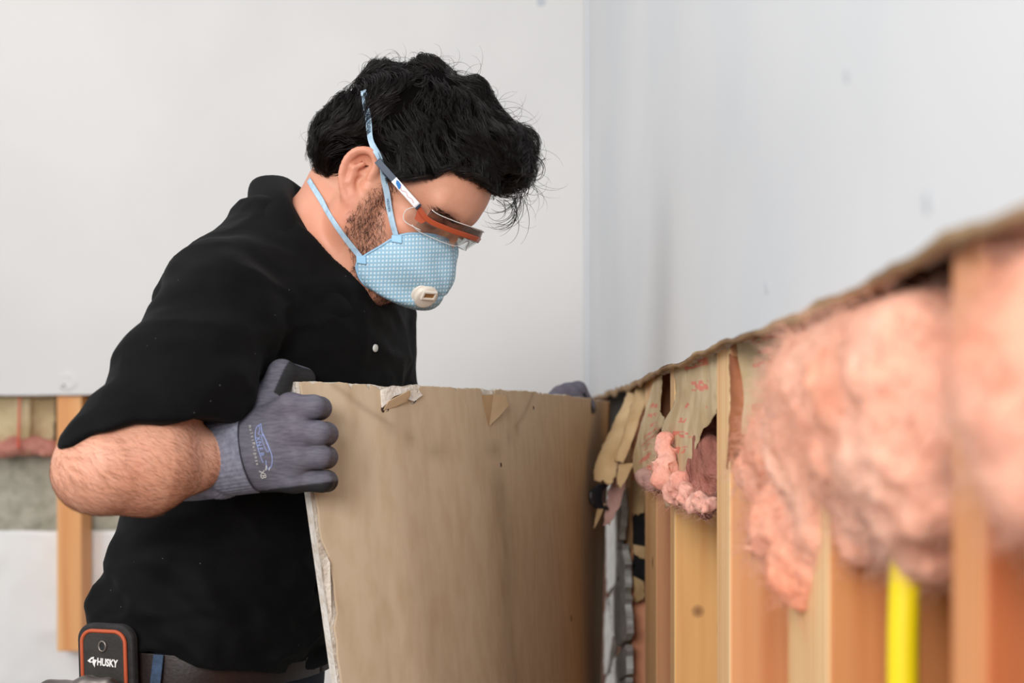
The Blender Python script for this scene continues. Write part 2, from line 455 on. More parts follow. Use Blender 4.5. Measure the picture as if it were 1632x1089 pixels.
for c_, w_, d_ in ((632, 24, 0.006), (782, 12, 0.004)):
    s0 = board_s(c_); nick += d_ * np.exp(-((S - s0) / (board_s(c_ + w_) - s0)) ** 4)
# core: closed slab
lo_z = 0.002
zz = np.concatenate([np.linspace(0, 1, nz)])
prof = [(0.0, 'f')]
ring = []
for j in range(nz): ring.append((zz[j], 0.0008))
for k in range(1, nt_): ring.append((1.0, 0.0008 + (0.0119) * k / nt_))
for j in range(nz)[::-1]: ring.append((zz[j], 0.0127))
nr = len(ring)
V = np.zeros((ns, nr, 3))
for k, (tz, off) in enumerate(ring):
    z = lo_z + (ztop - nick * 0.5 - lo_z) * tz
    j_ = 0.0014 * fbm(np.stack([S * 0, z * 40, S * 0 + off * 300], 1), 3, 11)
    jj = S.copy(); jj[:2] += j_[:2] / BL * 1.2
    offn = off + (0.0012 * fbm(np.stack([S * 80, z * 60, S * 0 + off * 100], 1), 2, 6) if 0.002 < off < 0.0115 else 0)
    zz_ = z + (0.0016 * fbm(np.stack([S * 120, S * 0 + off * 400, S * 0], 1), 3, 9) if tz == 1.0 else 0)
    V[:, k] = board_pt(jj, zz_, offn)
fs = grid_faces(ns, nr).tolist()
for i in range(ns - 1): fs.append((i * nr + nr - 1, (i + 1) * nr + nr - 1, (i + 1) * nr, i * nr))
# rough end faces built as strips so that they can crumble
V = V.reshape(-1, 3)
def endcap(s, sgn, sd):
    m = 7; base = []
    for j in range(nz):
        z = float(lo_z + (ztop[0 if s == 0 else -1] - nick[0] * 0.5 - lo_z) * zz[j])
        for k in range(m):
            u = k / (m - 1)
            edge = min(u, 1 - u) * 2
            o_ = 0.0010 + 0.0034 * edge * (0.4 + fbm(np.array([[z * 90, u * 5, 1.0]]), 3, sd)[0]) + 0.0016 * fbm(np.array([[z * 260, u * 12, 3.0]]), 2, sd + 2)[0]
            base.append(board_pt(s + sgn * o_ / BL, z, 0.0006 + u * 0.0122))
    return np.array(base), grid_faces(nz, m)
core = obj('gypsum_core', V, fs, M_gyp, bd)
core.data.materials.append(M_paint)              # the sheet's far side is the room's painted face
for p_ in core.data.polygons:
    if p_.index < (ns - 1) * (nr - 1) and p_.index % (nr - 1) >= nz + nt_ - 1: p_.material_index = 1
ev, ef = endcap(0.0, -1, 51)
ec = obj('broken_edge', ev, ef, M_gyp_w, bd)
tag(ec, 'crumbled white broken edge')
# paper face: a thin skin with a ragged top and left edge
nfs, nfz = 420, 120
S2 = np.linspace(0, 1, nfs); q2 = np.stack([S2 * 9, S2 * 0, S2 * 0], 1)
zt2 = np.interp(S2, S, ztop) - 0.0004 + 0.0014 * fbm(q2 * 18, 3, 14)
slit = rng.random(nfs) < 0.05
zt2 -= slit * rng.random(nfs) * 0.006
for c_, w_, d_ in ((608, 4, 0.024), (632, 26, 0.012), (652, 8, 0.014), (772, 6, 0.022), (778, 5, 0.03)):
    s0 = board_s(c_); zt2 -= d_ * np.exp(-np.abs((S2 - s0) / (board_s(c_ + w_) - s0)) ** 3)
zrow = np.concatenate([np.linspace(lo_z, BZ - .045, 80, endpoint=False), np.linspace(BZ - .045, BZ + .004, nfz - 80)])
V = np.zeros((nfs, nfz, 3))
for j in range(nfz):
    z = np.minimum(zrow[j], zt2)
    s_ = S2.copy(); s_[0] = 0.002 + 0.004 * abs(fbm(np.array([[0, z[0] * 30, 0]]), 4, 17)[0]) + (0.006 if 1.02 < z[0] < 1.10 else 0)
    s_[1:] = s_[0] + (1 - s_[0]) * S2[1:]
    V[:, j] = board_pt(s_, z, -0.0014)
fp = obj('paper_face', V.reshape(-1, 3), grid_faces(nfs, nfz), M_face, bd)
md = fp.modifiers.new('thick', 'SOLIDIFY'); md.thickness = 0.0008; md.offset = 0
# water stain plus painted shade towards the right end, drawn by position along the sheet (attribute)
def paint_face():
    co = V.reshape(-1, 3); ss = np.repeat(S2, nfz); z = co[:, 2]
    px = CX + F * co[:, 0] / co[:, 1]; py = HY - F * (z - CZ) / co[:, 1]
    base = np.array(srgb(204, 182, 154)[:3]); dk = np.array(srgb(166, 144, 118)[:3])
    x = ss * BL; n1 = fbm(np.stack([x * 7, z * 4, x * 0], 1), 4, 60); n2 = fbm(np.stack([x * 22, z * 9, x * 0], 1), 4, 61)
    a = 0.25 * sstep(0.25, 0.85, ss + 0.15 * n1) + 0.10 * n2 + 0.1 * n1  # broad term darkens rightwards, shade of the turning sheet put into the paper
    # tide mark: an arc, and runs below it
    s0, sr = board_s(735), board_s(830) - board_s(735)
    arc = 1.272 - 0.085 + 0.055 * ((ss - s0) / sr) ** 2 + 0.004 * n2
    inside = np.abs(ss - s0) < sr * 1.25
    a += inside * (0.55 * np.exp(-((z - arc) / 0.005) ** 2) + 0.08 * (z > arc))
    for c_, wd, am, z1 in ((752, 10, 0.3, 1.19), (778, 14, 0.85, 1.2), (810, 10, 0.25, 1.16), (700, 9, 0.15, 1.12), (905, 12, 0.15, 1.2), (935, 14, 0.3, 1.3)):
        sc0 = board_s(c_) + 0.008 * n1; a += am * np.exp(-((ss - sc0) / (board_s(c_ + wd) - board_s(c_))) ** 2) * sstep(z1, z1 - 0.06, z) * (0.7 + 0.8 * n2)
    a = np.clip(a, 0, 1)[:, None]
    return base * (1 - a) + dk * a
cc = np.ones((len(fp.data.vertices), 4), np.float32); cc[:, :3] = paint_face()
fp.data.color_attributes.new('Col', 'FLOAT_COLOR', 'POINT').data.foreach_set('color', cc.ravel())
M_face2 = mat('stained_shaded_paper', (1, 1, 1, 1), 0.82, srgb(240, 234, 226), 60, (1, 1, 0.35), 5, 0.4, 0.75, vcol=True, bump=0.08, bscale=240, bdist=0.0006)
fp.data.materials[0] = M_face2
# torn flaps and nail holes
def flap(name, pts, m, parent, off=-0.004, thick=0.0009, lift=None):
    """pts: pixel outline on the sheet, each (px, py, how far it stands off the face)"""
    W = []
    for px, py, o_ in pts:
        s, z = board_hit(px, py)
        W.append(board_pt(s, z, -0.002 - o_))
    o = obj(name, W, [tuple(range(len(W)))], m, parent, smooth=False)
    md = o.modifiers.new('thick', 'SOLIDIFY'); md.thickness = thick; md.offset = 0
    return o
flap('paper_flap', [(609, 654, .0), (613, 640, .004), (640, 622, .010), (643, 630, .008), (641, 640, .004), (628, 648, .001)], M_flap, bd)
flap('gypsum_chip', [(604, 622, .001), (612, 618, .003), (620, 615, .003), (645, 618, .003), (640, 626, .003), (622, 632, .003), (606, 650, .001)], M_gyp_w, bd, thick=0.002)
flap('gypsum_chip', [(645, 624, .001), (662, 622, .002), (668, 630, .002), (655, 640, .002), (646, 637, .001)], M_gyp_w, bd, thick=0.002)
flap('paper_flap', [(765, 630, .0), (776, 629, .006), (776, 679, .0005), (770, 655, .0)], M_brown_paper, bd)
flap('paper_flap', [(777, 628, .006), (792, 631, .009), (798, 645, .009), (788, 662, .005), (777, 679, .0005)], M_flap, bd)
M_hole = mat('nail_hole', srgb(58, 42, 30), 0.9)
for px, py, r in ((908, 986, .0035), (848, 650, .002), (796, 741, .0022), (608, 653, .0025)):
    s, z = board_hit(px, py)
    a = np.linspace(0, 2 * math.pi, 10, endpoint=False)
    W = [board_pt(s + r * math.cos(x) / BL, z + 1.4 * r * math.sin(x), -0.0022) for x in a]
    obj('nail_hole', W, [tuple(range(10))], M_hole, bd)
flap('peeled_strip', [(511, 893, .001), (517, 886, .003), (521, 896, .004), (523, 930, .003), (526, 985, .001), (518, 960, .0)], M_gyp, bd)
# ================================================================ the worker
# head frame: forward HF, left HL, up HU; origin T between the ears
YAW, PITCH = math.radians(17), math.radians(38)
HF = np.array([math.cos(PITCH) * math.cos(YAW), -math.cos(PITCH) * math.sin(YAW), -math.sin(PITCH)])
HU = np.array([math.sin(PITCH) * math.cos(YAW), -math.sin(PITCH) * math.sin(YAW), math.cos(PITCH)])
HL = np.array([math.sin(YAW), math.cos(YAW), 0.0])
HR = np.stack([HF, HL, HU])
T = P(583, 290, 1.587) + 0.075 * HL
def H(f, l, u): return T + f * HF + l * HL + u * HU
def head_uv(Q): return (np.asarray(Q) - T) @ HR.T

# body frame
BY = math.radians(15)
bf = np.array([math.cos(BY), -math.sin(BY), 0]); bl = np.array([math.sin(BY), math.cos(BY), 0])

# right arm (near the camera) and left arm
SR = np.array([-.312, 1.525, 1.352]); ER = P(176, 738, 1.385); WR = P(352, 729, 1.478)
SL = np.array([-.215, 1.875, 1.350]); EL = np.array([-.175, 2.00, 1.100]); WL = P(822, 724, 2.19)
NB = P(500, 440, 1.690); NT = P(560, 315, 1.668)

def head_sdf(Q):
    h = head_uv(Q).astype(np.float32); s = h.copy(); s[:, 1] = np.abs(s[:, 1])
    d = ell(s, (-.004, 0, .052), (.087, .074, .080))
    d = smin(d, ell(s, (.040, 0, .045), (.062, .066, .062)), .02)
    d = smin(d, ell(s, (.036, 0, -.024), (.050, .054, .070)), .02)
    d = smin(d, cone(s, (.002, .058, -.048), (.060, .018, -.086), .018, .017), .025)
    d = smin(d, cone(s, (.004, .062, -.005), (.004, .058, -.050), .016, .018), .02)
    d = smin(d, ell(s, (.066, 0, -.088), (.017, .021, .016)), .015)
    d = smin(d, ell(s, (.054, .041, -.016), (.021, .020, .015)), .015)             # cheekbone
    d = smin(d, cone(s, (.086, .012, .030), (.074, .046, .032), .011, .010), .012)  # brow
    d = smax(d, -ell(s, (.098, .033, .010), (.022, .019, .014)), .010)              # eye socket
    d = smin(d, ell(s, (.071, .032, .011), (.0135, .0145, .0125)), .003)            # lidded eye
    d = smin(d, cone(s, (.089, 0, .022), (.094, 0, -.016), .0080, .0095), .010)     # nose
    d = smin(d, ell(s, (.088, .009, -.022), (.010, .008, .007)), .006)
    d = smin(d, ell(s, (.084, 0, -.050), (.011, .022, .0065)), .006)
    d = smin(d, ell(s, (.081, 0, -.062), (.011, .019, .007)), .006)
    d = smax(d, -ell(s, (.096, 0, -.056), (.008, .022, .0018)), .003)
    # ear
    a = math.radians(14); ca, sa = math.cos(a), math.sin(a)
    e = s - np.array([-.007, .0735, -.003], np.float32)
    ef, eu, eo = e[:, 0] * ca + e[:, 2] * sa, -e[:, 0] * sa + e[:, 2] * ca, e[:, 1]
    eo = eo + ef * 0.42 - 0.003                                                    # rear rim stands away from the skull
    E = np.stack([ef, eo, eu], 1)
    ear = ell(E, (0, 0, .004), (.0185, .0055, .031))
    ear = smin(ear, ell(E, (.006, .000, -.022), (.009, .006, .012)), .006)
    ear = smax(ear, -ell(E, (.005, .005, -.003), (.0085, .012, .0125)), .002)        # concha
    ear = smax(ear, -ell(E, (.000, .006, .017), (.0115, .0090, .0115)), .002)         # fossa
    rim = [(.012, .004, .006), (.013, .005, .022), (.004, .006, .0335), (-.009, .006, .030), (-.0165, .005, .017), (-.0165, .004, .000), (-.010, .004, -.015), (.001, .003, -.027)]
    rim = catmull(rim, 22); ear = smin(ear, chain(E, rim, np.full(22, .0040), .002), .002)
    ear = smin(ear, chain(E, [(-.001, .004, .018), (-.007, .005, .010), (-.006, .005, -.006), (.002, .004, -.016)], [.0028, .003, .003, .003], .003), .004)
    ear = smin(ear, ell(E, (.0135, .004, -.005), (.005, .0045, .0065)), .003)       # tragus
    d = smin(d, ear, .004)
    return d

# ---- hands: metacarpals, four fingers, thumb; used bare (thinner) for the body and fuller for the gloves
RH = {
 'palm': [(P(403, 688, 1.474), P(463, 650, 1.452), .0175, .0150), (P(402, 708, 1.468), P(474, 691, 1.446), .0180, .0150),
          (P(402, 730, 1.470), P(475, 729, 1.449), .0180, .0148), (P(404, 752, 1.478), P(468, 764, 1.458), .0180, .0142)],
 'heel': [(P(398, 700, 1.488), P(448, 676, 1.490), .020, .014), (P(400, 752, 1.492), P(455, 762, 1.492), .019, .015)],
 'fingers': [
  ([P(463, 650, 1.452), P(500, 649, 1.450), P(510, 651, 1.476), P(497, 658, 1.496)], [.0138, .0114, .0110, .0102]),
  ([P(474, 691, 1.446), P(508, 691, 1.443), P(520, 692, 1.474), P(505, 694, 1.500)], [.0140, .0117, .0112, .0104]),
  ([P(475, 729, 1.449), P(509, 728, 1.446), P(520, 729, 1.478), P(506, 729, 1.502)], [.0137, .0114, .0109, .0101]),
  ([P(468, 764, 1.458), P(513, 767, 1.456), P(521, 767, 1.484), P(508, 764, 1.503)], [.0128, .0106, .0102, .0094])],
 'thumb': ([P(404, 704, 1.486), P(424, 646, 1.488), P(449, 596, 1.508), P(484, 604, 1.540)], [.0190, .0170, .0138, .0122]),
}
def toL(p, q, Y): return P(p, q, Y)
LH = {
 'palm': [(P(858, 668, 2.24), P(893, 630, 2.250), .0170, .0145), (P(858, 672, 2.255), P(904, 626, 2.268), .0175, .0145),
          (P(858, 676, 2.270), P(906, 628, 2.288), .0175, .0140), (P(858, 680, 2.285), P(900, 634, 2.306), .0170, .0135)],
 'heel': [],
 'fingers': [
  ([P(893, 630, 2.250), P(912, 628, 2.258), P(926, 650, 2.262), P(918, 668, 2.260)], [.0140, .0130, .0118, .0105]),
  ([P(904, 626, 2.268), P(921, 622, 2.278), P(936, 648, 2.284), P(926, 670, 2.284)], [.0145, .0134, .0122, .0108]),
  ([P(906, 628, 2.288), P(921, 627, 2.300), P(937, 652, 2.306), P(926, 672, 2.306)], [.0140, .0130, .0118, .0105]),
  ([P(900, 634, 2.306), P(914, 634, 2.318), P(930, 656, 2.324), P(920, 672, 2.324)], [.0130, .0118, .0108, .0098])],
 'thumb': ([P(858, 672, 2.24), P(872, 664, 2.218), P(892, 664, 2.198), P(908, 668, 2.190)], [.0180, .0160, .0132, .0118]),
}
def hand_sdf(Q, Hd, W, d0=None, grow=0.0):
    d = None
    for a, b, r1, r2 in Hd['palm'] + Hd['heel']:
        e = cone(Q, a, b, r1, r2); d = e if d is None else smin(d, e, .014)
    fg = None
    for pts, rad in Hd['fingers']:
        e = chain(Q, pts, rad, .004); fg = e if fg is None else np.minimum(fg, e)
    d = smin(d, fg, .0035)
    d = smin(d, chain(Q, *Hd['thumb'], .006), .010)
    w2 = np.mean([p[0] for p in Hd['palm']], axis=0)
    d = smin(d, cone(Q, W, w2, .031, .030), .02)
    return d - grow

def forearm(Q, S_, E_, W_, sgn):
    ax = nrm(W_ - E_)
    d = cone(Q, S_, E_, .050, .043)
    mid = E_ + 0.28 * (W_ - E_)
    d = smin(d, chain(Q, [E_, mid, E_ + .62 * (W_ - E_), W_], [.046, .0510, .0345, .0270], .015), .02)
    d = smin(d, ell(Q, mid + np.array([0, 0, .006]), (.050, .044, .049), np.stack([nrm(np.cross(ax, [0, 0, 1])), ax, nrm(np.cross(np.cross(ax, [0, 0, 1]), ax))])), .02)
    d = smin(d, ell(Q, E_ + 0.006 * nrm(E_ - W_) + np.array([-.020, 0, -.012]), (.024, .026, .026)), .03)       # elbow bone
    return d

_zt = np.array([.90, .95, 1.00, 1.07, 1.14, 1.22, 1.31, 1.38, 1.43, 1.47])
_cx = np.array([-.366, -.359, -.348, -.328, -.314, -.295, -.280, -.272, -.262, -.250])
_cy = np.array([1.725, 1.725, 1.725, 1.725, 1.725, 1.725, 1.722, 1.715, 1.705, 1.695])
_rf = np.array([.130, .127, .124, .122, .126, .134, .138, .118, .086, .060])
_rl = np.array([.176, .172, .168, .164, .164, .168, .174, .168, .130, .075])
def torso_sdf(Q, grow=0.0):
    z = Q[:, 2]
    cx = np.interp(z, _zt, _cx); cy = np.interp(z, _zt, _cy); rf = np.interp(z, _zt, _rf) + grow; rl = np.interp(z, _zt, _rl) + grow
    dx, dy = Q[:, 0] - cx, Q[:, 1] - cy
    f = dx * bf[0] + dy * bf[1]; l = dx * bl[0] + dy * bl[1]
    k0 = (np.abs(f / rf) ** 2.3 + np.abs(l / rl) ** 2.3) ** (1 / 2.3)
    g = np.sqrt((f / rf ** 2) ** 2 + (l / rl ** 2) ** 2) / np.maximum(k0, 1e-3)
    d = (k0 - 1) / np.maximum(g, 3.0)
    return smax(d, z - 1.475 - grow, .02)

def culled(f, c_, r):
    c_ = np.asarray(c_, np.float32)
    def g(Q):
        d = np.linalg.norm(Q - c_, axis=1) - r
        m = d < .06
        if m.any(): d[m] = f(Q[m])
        return d
    return g
head_c = culled(head_sdf, H(.0, 0, 0), .17)
handR_c = culled(lambda Q: hand_sdf(Q, RH, WR, grow=-.0022), P(440, 690, 1.48), .135)
handL_c = culled(lambda Q: hand_sdf(Q, LH, WL, grow=-.004), P(875, 670, 2.25), .165)
def body_sdf(Q):
    d = head_c(Q)
    nk = cone(Q, NB, NT, .061, .056)
    nk = smin(nk, cone(Q, P(560, 470, 1.655), P(600, 400, 1.655), .030, .035), .03)     # throat
    # sternomastoid of the near side
    nk = smin(nk, cone(Q, P(560, 330, 1.605), P(555, 468, 1.640), .012, .012), .02)
    d = smin(d, nk, .022)
    t = smax(torso_sdf(Q, -.014), .96 - Q[:, 2], .01)
    sh = smin(cone(Q, (-.265, 1.69, 1.405), SR, .062, .060), cone(Q, (-.255, 1.70, 1.405), SL, .062, .060), .04)
    t = smin(t, sh, .05)
    d = smin(d, t, .03)
    a = smin(forearm(Q, SR, ER, WR, 1), handR_c(Q), .012)
    b = smin(forearm(Q, SL, EL, WL, -1), handL_c(Q), .012)
    d = smin(d, a, .018); d = smin(d, b, .018)
    return d

person = empty('person', (-.36, 1.69, 0.0), 'person in black polo shirt, blue mask and grey gloves pulling at a wallboard sheet', 'person')
V, fc = sdf_mesh(body_sdf, (-.60, 1.16, .90), (.24, 2.42, 1.68), 0.0021)
V = V - 0.6 * body_sdf(V.astype(np.float32))[:, None] * grad(body_sdf, V)
# skin colour (pigment): redder ear, cheeks and elbow, darker jaw under the beard
h = head_uv(V); hl = np.abs(h[:, 1])
skin = np.array(srgb(236, 180, 152)[:3]); red = np.array(srgb(226, 142, 116)[:3]); dark = np.array(srgb(150, 104, 80)[:3]); tan = np.array(srgb(224, 160, 128)[:3])
armt = np.clip(((V - ER) @ (WR - ER)) / np.dot(WR - ER, WR - ER), -1, 2)
isarm = (np.linalg.norm(V - ER - np.clip(armt, 0, 1)[:, None] * (WR - ER), axis=1) < .09)
col = np.tile(skin, (len(V), 1))
def mixc(m, c_): 
    global col
    col = col * (1 - m[:, None]) + c_ * m[:, None]
n1 = fbm(V * 18, 4, 5); n2 = fbm(V * 60, 3, 8)
mixc(np.clip(.35 + .6 * n1, 0, 1) * .6, tan)
mixc(np.clip(.2 + .9 * n2, 0, 1) * .26, red)
mixc(np.clip(fbm(V * 160, 3, 18) * 1.3, 0, 1) * .25, np.array(srgb(250, 214, 192)[:3]))
ishead = (np.linalg.norm(V - H(0, 0, 0), axis=1) < .2)
mixc(ishead * sstep(.075, .083, hl) * .55, red)
mixc(ishead * .4 * np.exp(-((h[:, 0] - .06) / .025) ** 2 - ((h[:, 2] + .02) / .025) ** 2), red)
neckm = ishead * (h[:, 2] < -.03) * (h[:, 0] < .02)
mixc(neckm * .3, red)
def beard_mask(h):
    f, l, u = h[:, 0], np.abs(h[:, 1]), h[:, 2]
    front = np.interp(u, [-.14, -.10, -.07, -.045, -.02, .01, .03], [.13, .12, .10, .052, .036, .030, .030])
    back = np.interp(u, [-.14, -.11, -.09, -.075, -.06, -.045, -.02, .01, .03], [.050, .044, .038, .030, .016, .008, .010, .014, .016])
    return sstep(back - .004, back + .006, f) * sstep(front + .006, front - .008, f) * sstep(-.155, -.135, u) * sstep(.036, .026, u)
bm = ishead * beard_mask(h)
mixc(bm * np.clip(.46 + .35 * n2, 0, 1), dark)
mixc(ishead * .52, np.array(srgb(204, 138, 110)[:3]))
mixc(isarm * np.exp(-(np.linalg.norm(V - ER, axis=1) / .055) ** 2) * .45, red)
M_skin = mat('skin', (1, 1, 1, 1), 0.48, vcol=True, sss=0.12, bump=0.18, bscale=420, bdist=0.0008, spec=0.45)
body = obj('body', V, fc, M_skin, person, col=col)
BV, BH = V, h

# ---- strands on the skin
def surface_hairs(idx, dirv, length, segs, rad, droop, jitter, curl=0.0, lift=0.25, lvar=0.5):
    p = BV[idx]; nv = grad(body_sdf, p)
    d = np.asarray(dirv, float); d = np.broadcast_to(d, p.shape).copy() + jitter * rng.normal(size=p.shape)
    d -= (d * nv).sum(1)[:, None] * nv; d /= np.linalg.norm(d, axis=1)[:, None] + 1e-9
    L_ = length * (1 - lvar * rng.random(len(p)))
    paths = [p]; c = p.copy(); dd = d + lift * nv
    side = np.cross(nv, d); ph = rng.normal(size=len(p)) * curl
    for k in range(segs):
        dd = dd + ph[:, None] * side - 0.10 * nv + np.array([0, 0, -droop]); dd /= np.linalg.norm(dd, axis=1)[:, None]
        c = c + dd * (L_ / segs)[:, None]
        paths.append(c.copy())
    return np.stack(paths, 1)
M_armhair = mat('arm_hair', srgb(150, 96, 66), 0.6)
cand = np.where(isarm & (armt > -.55) & (armt < .98) & (BV[:, 1] < 1.52))[0]
idx = rng.choice(cand, min(9000, len(cand)), replace=False)
ax = nrm(WR - ER)
ah = surface_hairs(idx, ax * 1.0 + np.array([.3, 0, -.5]), .016, 4, 0, .05, .22, .15, .15)
v_, f_ = strands_vf(ah, .00007); tag(obj('arm_hair', v_, f_, M_armhair, body), kind='stuff')
M_beard = mat('beard_hair', srgb(38, 25, 20), 0.5)
cand = np.where(ishead & (bm > .25))[0]
idx = rng.choice(cand, 11000, replace=True, p=bm[cand] / bm[cand].sum())
bd_dir = HF * .55 - HU * .75
bh = surface_hairs(idx, bd_dir, .0080, 4, 0, .05, .30, .22, .28)
bh = bh + (rng.normal(size=(len(bh), 1, 3)) * .0012)
v_, f_ = strands_vf(bh, .00013); tag(obj('beard', v_, f_, M_beard, body), kind='stuff')
# eyebrows
cand = np.where(ishead & (np.abs(BH[:, 2] - .0215) < .0034) & (BH[:, 0] > .055) & (np.abs(BH[:, 1]) > .012) & (np.abs(BH[:, 1]) < .052))[0]
idx = rng.choice(cand, 420, replace=True)
side = np.sign(BH[idx, 1])[:, None] * HL
v_, f_ = strands_vf(surface_hairs(idx, side - .3 * HF, .010, 3, 0, 0, .2, .1, .25), .0002); tag(obj('eyebrows', v_, f_, M_beard, body), kind='stuff')

# ---- hair: a dense mass with curling locks over it
M_hair = mat('black_hair', srgb(20, 13, 10), 0.36, spec=0.4)
def P2(px, py): return P(px, py, 1.66)
_hb = [((598, 218), 92, .086), ((570, 232), 66, .080), ((554, 250), 46, .070), ((536, 266), 30, .055),
       ((635, 182), 82, .086), ((690, 180), 84, .084), ((742, 206), 72, .076), ((786, 238), 54, .064), ((805, 262), 44, .054), ((778, 285), 30, .050),
       ((650, 235), 72, .083), ((700, 225), 62, .080), ((740, 250), 46, .066), ((632, 275), 34, .080), ((665, 272), 32, .078), ((620, 120), 28, .03), ((690, 116), 26, .035), ((760, 150), 26, .03), ((820, 222), 24, .03)]
_hlf = [-.14, -.07, -.05, -.035, -.029, -.022, 0, .010, .016, .022, .032, .05, .060, .067, .095, .12, .14, .18]
_hlu = [-.06, -.055, -.042, -.028, .000, .030, .028, .026, .018, .016, .026, .038, .044, .068, .072, .062, .045, .020]
def hair_sdf(Q, hard=True):
    d = None
    for (a, b), r, dl in _hb:
        r = r / 1366.0 - .0125; dl = dl - .007
        e = ell(Q, P2(a, b), (r, dl, r), np.stack([np.array([HL[1], -HL[0], 0]), HL, np.array([0, 0, 1.0])]))
        d = e if d is None else smin(d, e, .022)
    h = head_uv(Q); s_ = h.copy(); s_[:, 1] = np.abs(s_[:, 1]); s_ = s_.astype(np.float32)
    cr = smin(ell(s_, (-.004, 0, .052), (.087, .074, .080)), ell(s_, (.040, 0, .045), (.062, .066, .062)), .02) - .003
    d = smin(d, cr, .010)
    d = d + .007 * fbm(Q * np.array([30, 30, 30]), 3, 77)
    hl_ = np.interp(h[:, 0], _hlf, _hlu)
    cut = (hl_ - h[:, 2]) * .75
    return smax(d, cut, .010)
V, fc = sdf_mesh(hair_sdf, (-.30, 1.50, 1.40), (.08, 1.80, 1.70), 0.004)
hair = obj('hair', V, fc, mat('hair_shadowed_roots', srgb(8, 5, 5), .9, spec=.05), person)
HN = grad(hair_sdf, V, .002)
# crown whorl; locks flow away from it, each lock a bundle of strands closing towards its tip
crown = P(585, 150, 1.66)
N_G, PER, segs = 2000, 9, 10
idx = rng.choice(len(V), N_G)
p = V[idx]; g0 = HN[idx]
hu = head_uv(p)
Ls = (.030 + .034 * rng.random(N_G)) * np.where(hu[:, 0] > .03, 1.25, 1.0) * np.where(hu[:, 2] < .01, .5, 1.0)
phase = 6.28 * vnoise(p * 26, 91) + rng.normal(size=N_G) * .6
amp = (.0020 + .0044 * np.abs(vnoise(p * 20, 92))) * np.where(hu[:, 0] > .02, 1.7, 1.0) * np.where(hu[:, 2] < .02, .4, 1.0)
cf = 2 * math.pi * (.9 + 1.2 * np.abs(vnoise(p * 15, 93)))
gp = []; c = p.copy(); prev = None
for k in range(segs + 1):
    g = grad(hair_sdf, c, .002); dist = hair_sdf(c.astype(np.float32))
    rad_ = c - crown
    flow = 1.0 * rad_ / (np.linalg.norm(rad_, axis=1)[:, None] + .02) + .5 * HF * (head_uv(c)[:, 0:1] > -.02) + np.array([0, 0, -.30])
    sw = np.stack([vnoise(c * 22, 31), vnoise(c * 22, 32), vnoise(c * 22, 33)], 1) * 1.5
    flow = flow + sw
    flow -= (flow * g).sum(1)[:, None] * g; flow /= np.linalg.norm(flow, axis=1)[:, None] + 1e-9
    if prev is not None: flow = .5 * flow + .5 * prev; flow /= np.linalg.norm(flow, axis=1)[:, None] + 1e-9
    prev = flow
    u = k / segs
    side = np.cross(g, flow)
    off = np.sin(cf * u + phase)[:, None] * side * amp[:, None] * (.3 + u) + (np.cos(cf * u + phase) * .6 + .7)[:, None] * g * amp[:, None] * (.35 + u)
    gp.append(c + off)
    c = c + flow * (Ls / segs)[:, None]
    c = c - g * np.clip(dist - .001, -.004, .004)[:, None] * .7
    hq = head_uv(c); c = c + HU * np.clip(np.interp(hq[:, 0], _hlf, _hlu) + .004 - hq[:, 2], 0, .012)[:, None] * (hq[:, 0] < .105)[:, None]
gp = np.stack(gp, 1)
hh = head_uv(gp.reshape(-1, 3)); ok = (hh[:, 2] > np.interp(hh[:, 0], _hlf, _hlu) - np.where(hh[:, 0] > .062, .003, .008)).reshape(gp.shape[:2]).all(1); gp = gp[ok]
o0 = rng.normal(size=(len(gp), PER, 1, 3)) * .0021; uu = np.linspace(0, 1, segs + 1)[None, None, :, None]
wob = .0007 * np.sin(uu * (6 + 5 * rng.random((len(gp), PER, 1, 1))) + 6.28 * rng.random((len(gp), PER, 1, 3)))
paths = (gp[:, None] + o0 * (1.05 - .8 * uu) + wob).reshape(-1, segs + 1, 3)
rr = .00016 + .00020 * rng.random(len(paths))
v_, f_ = strands_vf(paths, rr); tag(obj('hair_locks', v_, f_, M_hair, hair), kind='stuff')
# loose curls standing off the outline and hanging over the forehead
def curl_path(px0, py0, dpx, dpy, ang, turn, L_, n=20, dY=0.0):
    """a plane curl beginning at a pixel, heading ang degrees (screen), turning by turn degrees along L_ metres"""
    pts = [P(px0, py0, 1.66 + dY)]
    a = math.radians(ang); st = L_ / n
    for i in range(n):
        a += math.radians(turn) / n * (0.5 + i / n)
        pts.append(pts[-1] + st * np.array([math.cos(a), .25 * math.sin(3 * a + dY * 50), math.sin(a)]))
    return np.array(pts)
cl = []
for (x, y, a, tn, L_, dY) in ((824, 300, -70, -150, .060, 0), (828, 305, -80, -130, .070, .004), (826, 310, -90, -160, .060, -.004), (815, 318, -60, -120, .055, .004), (822, 318, -80, -110, .058, .006), (818, 312, -55, -170, .066, -.002),
                              (838, 270, -60, -180, .05, .004), (850, 250, -20, -220, .05, .01), (800, 320, -40, -120, .03, 0), (835, 290, -100, -140, .06, .01)):
    for r in range(3):
        cl.append(curl_path(x + rng.normal() * 3, y + rng.normal() * 3, 0, 0, a + rng.normal() * 12, tn + rng.normal() * 25, L_ * (.8 + .4 * rng.random()), dY=dY + rng.normal() * .006))
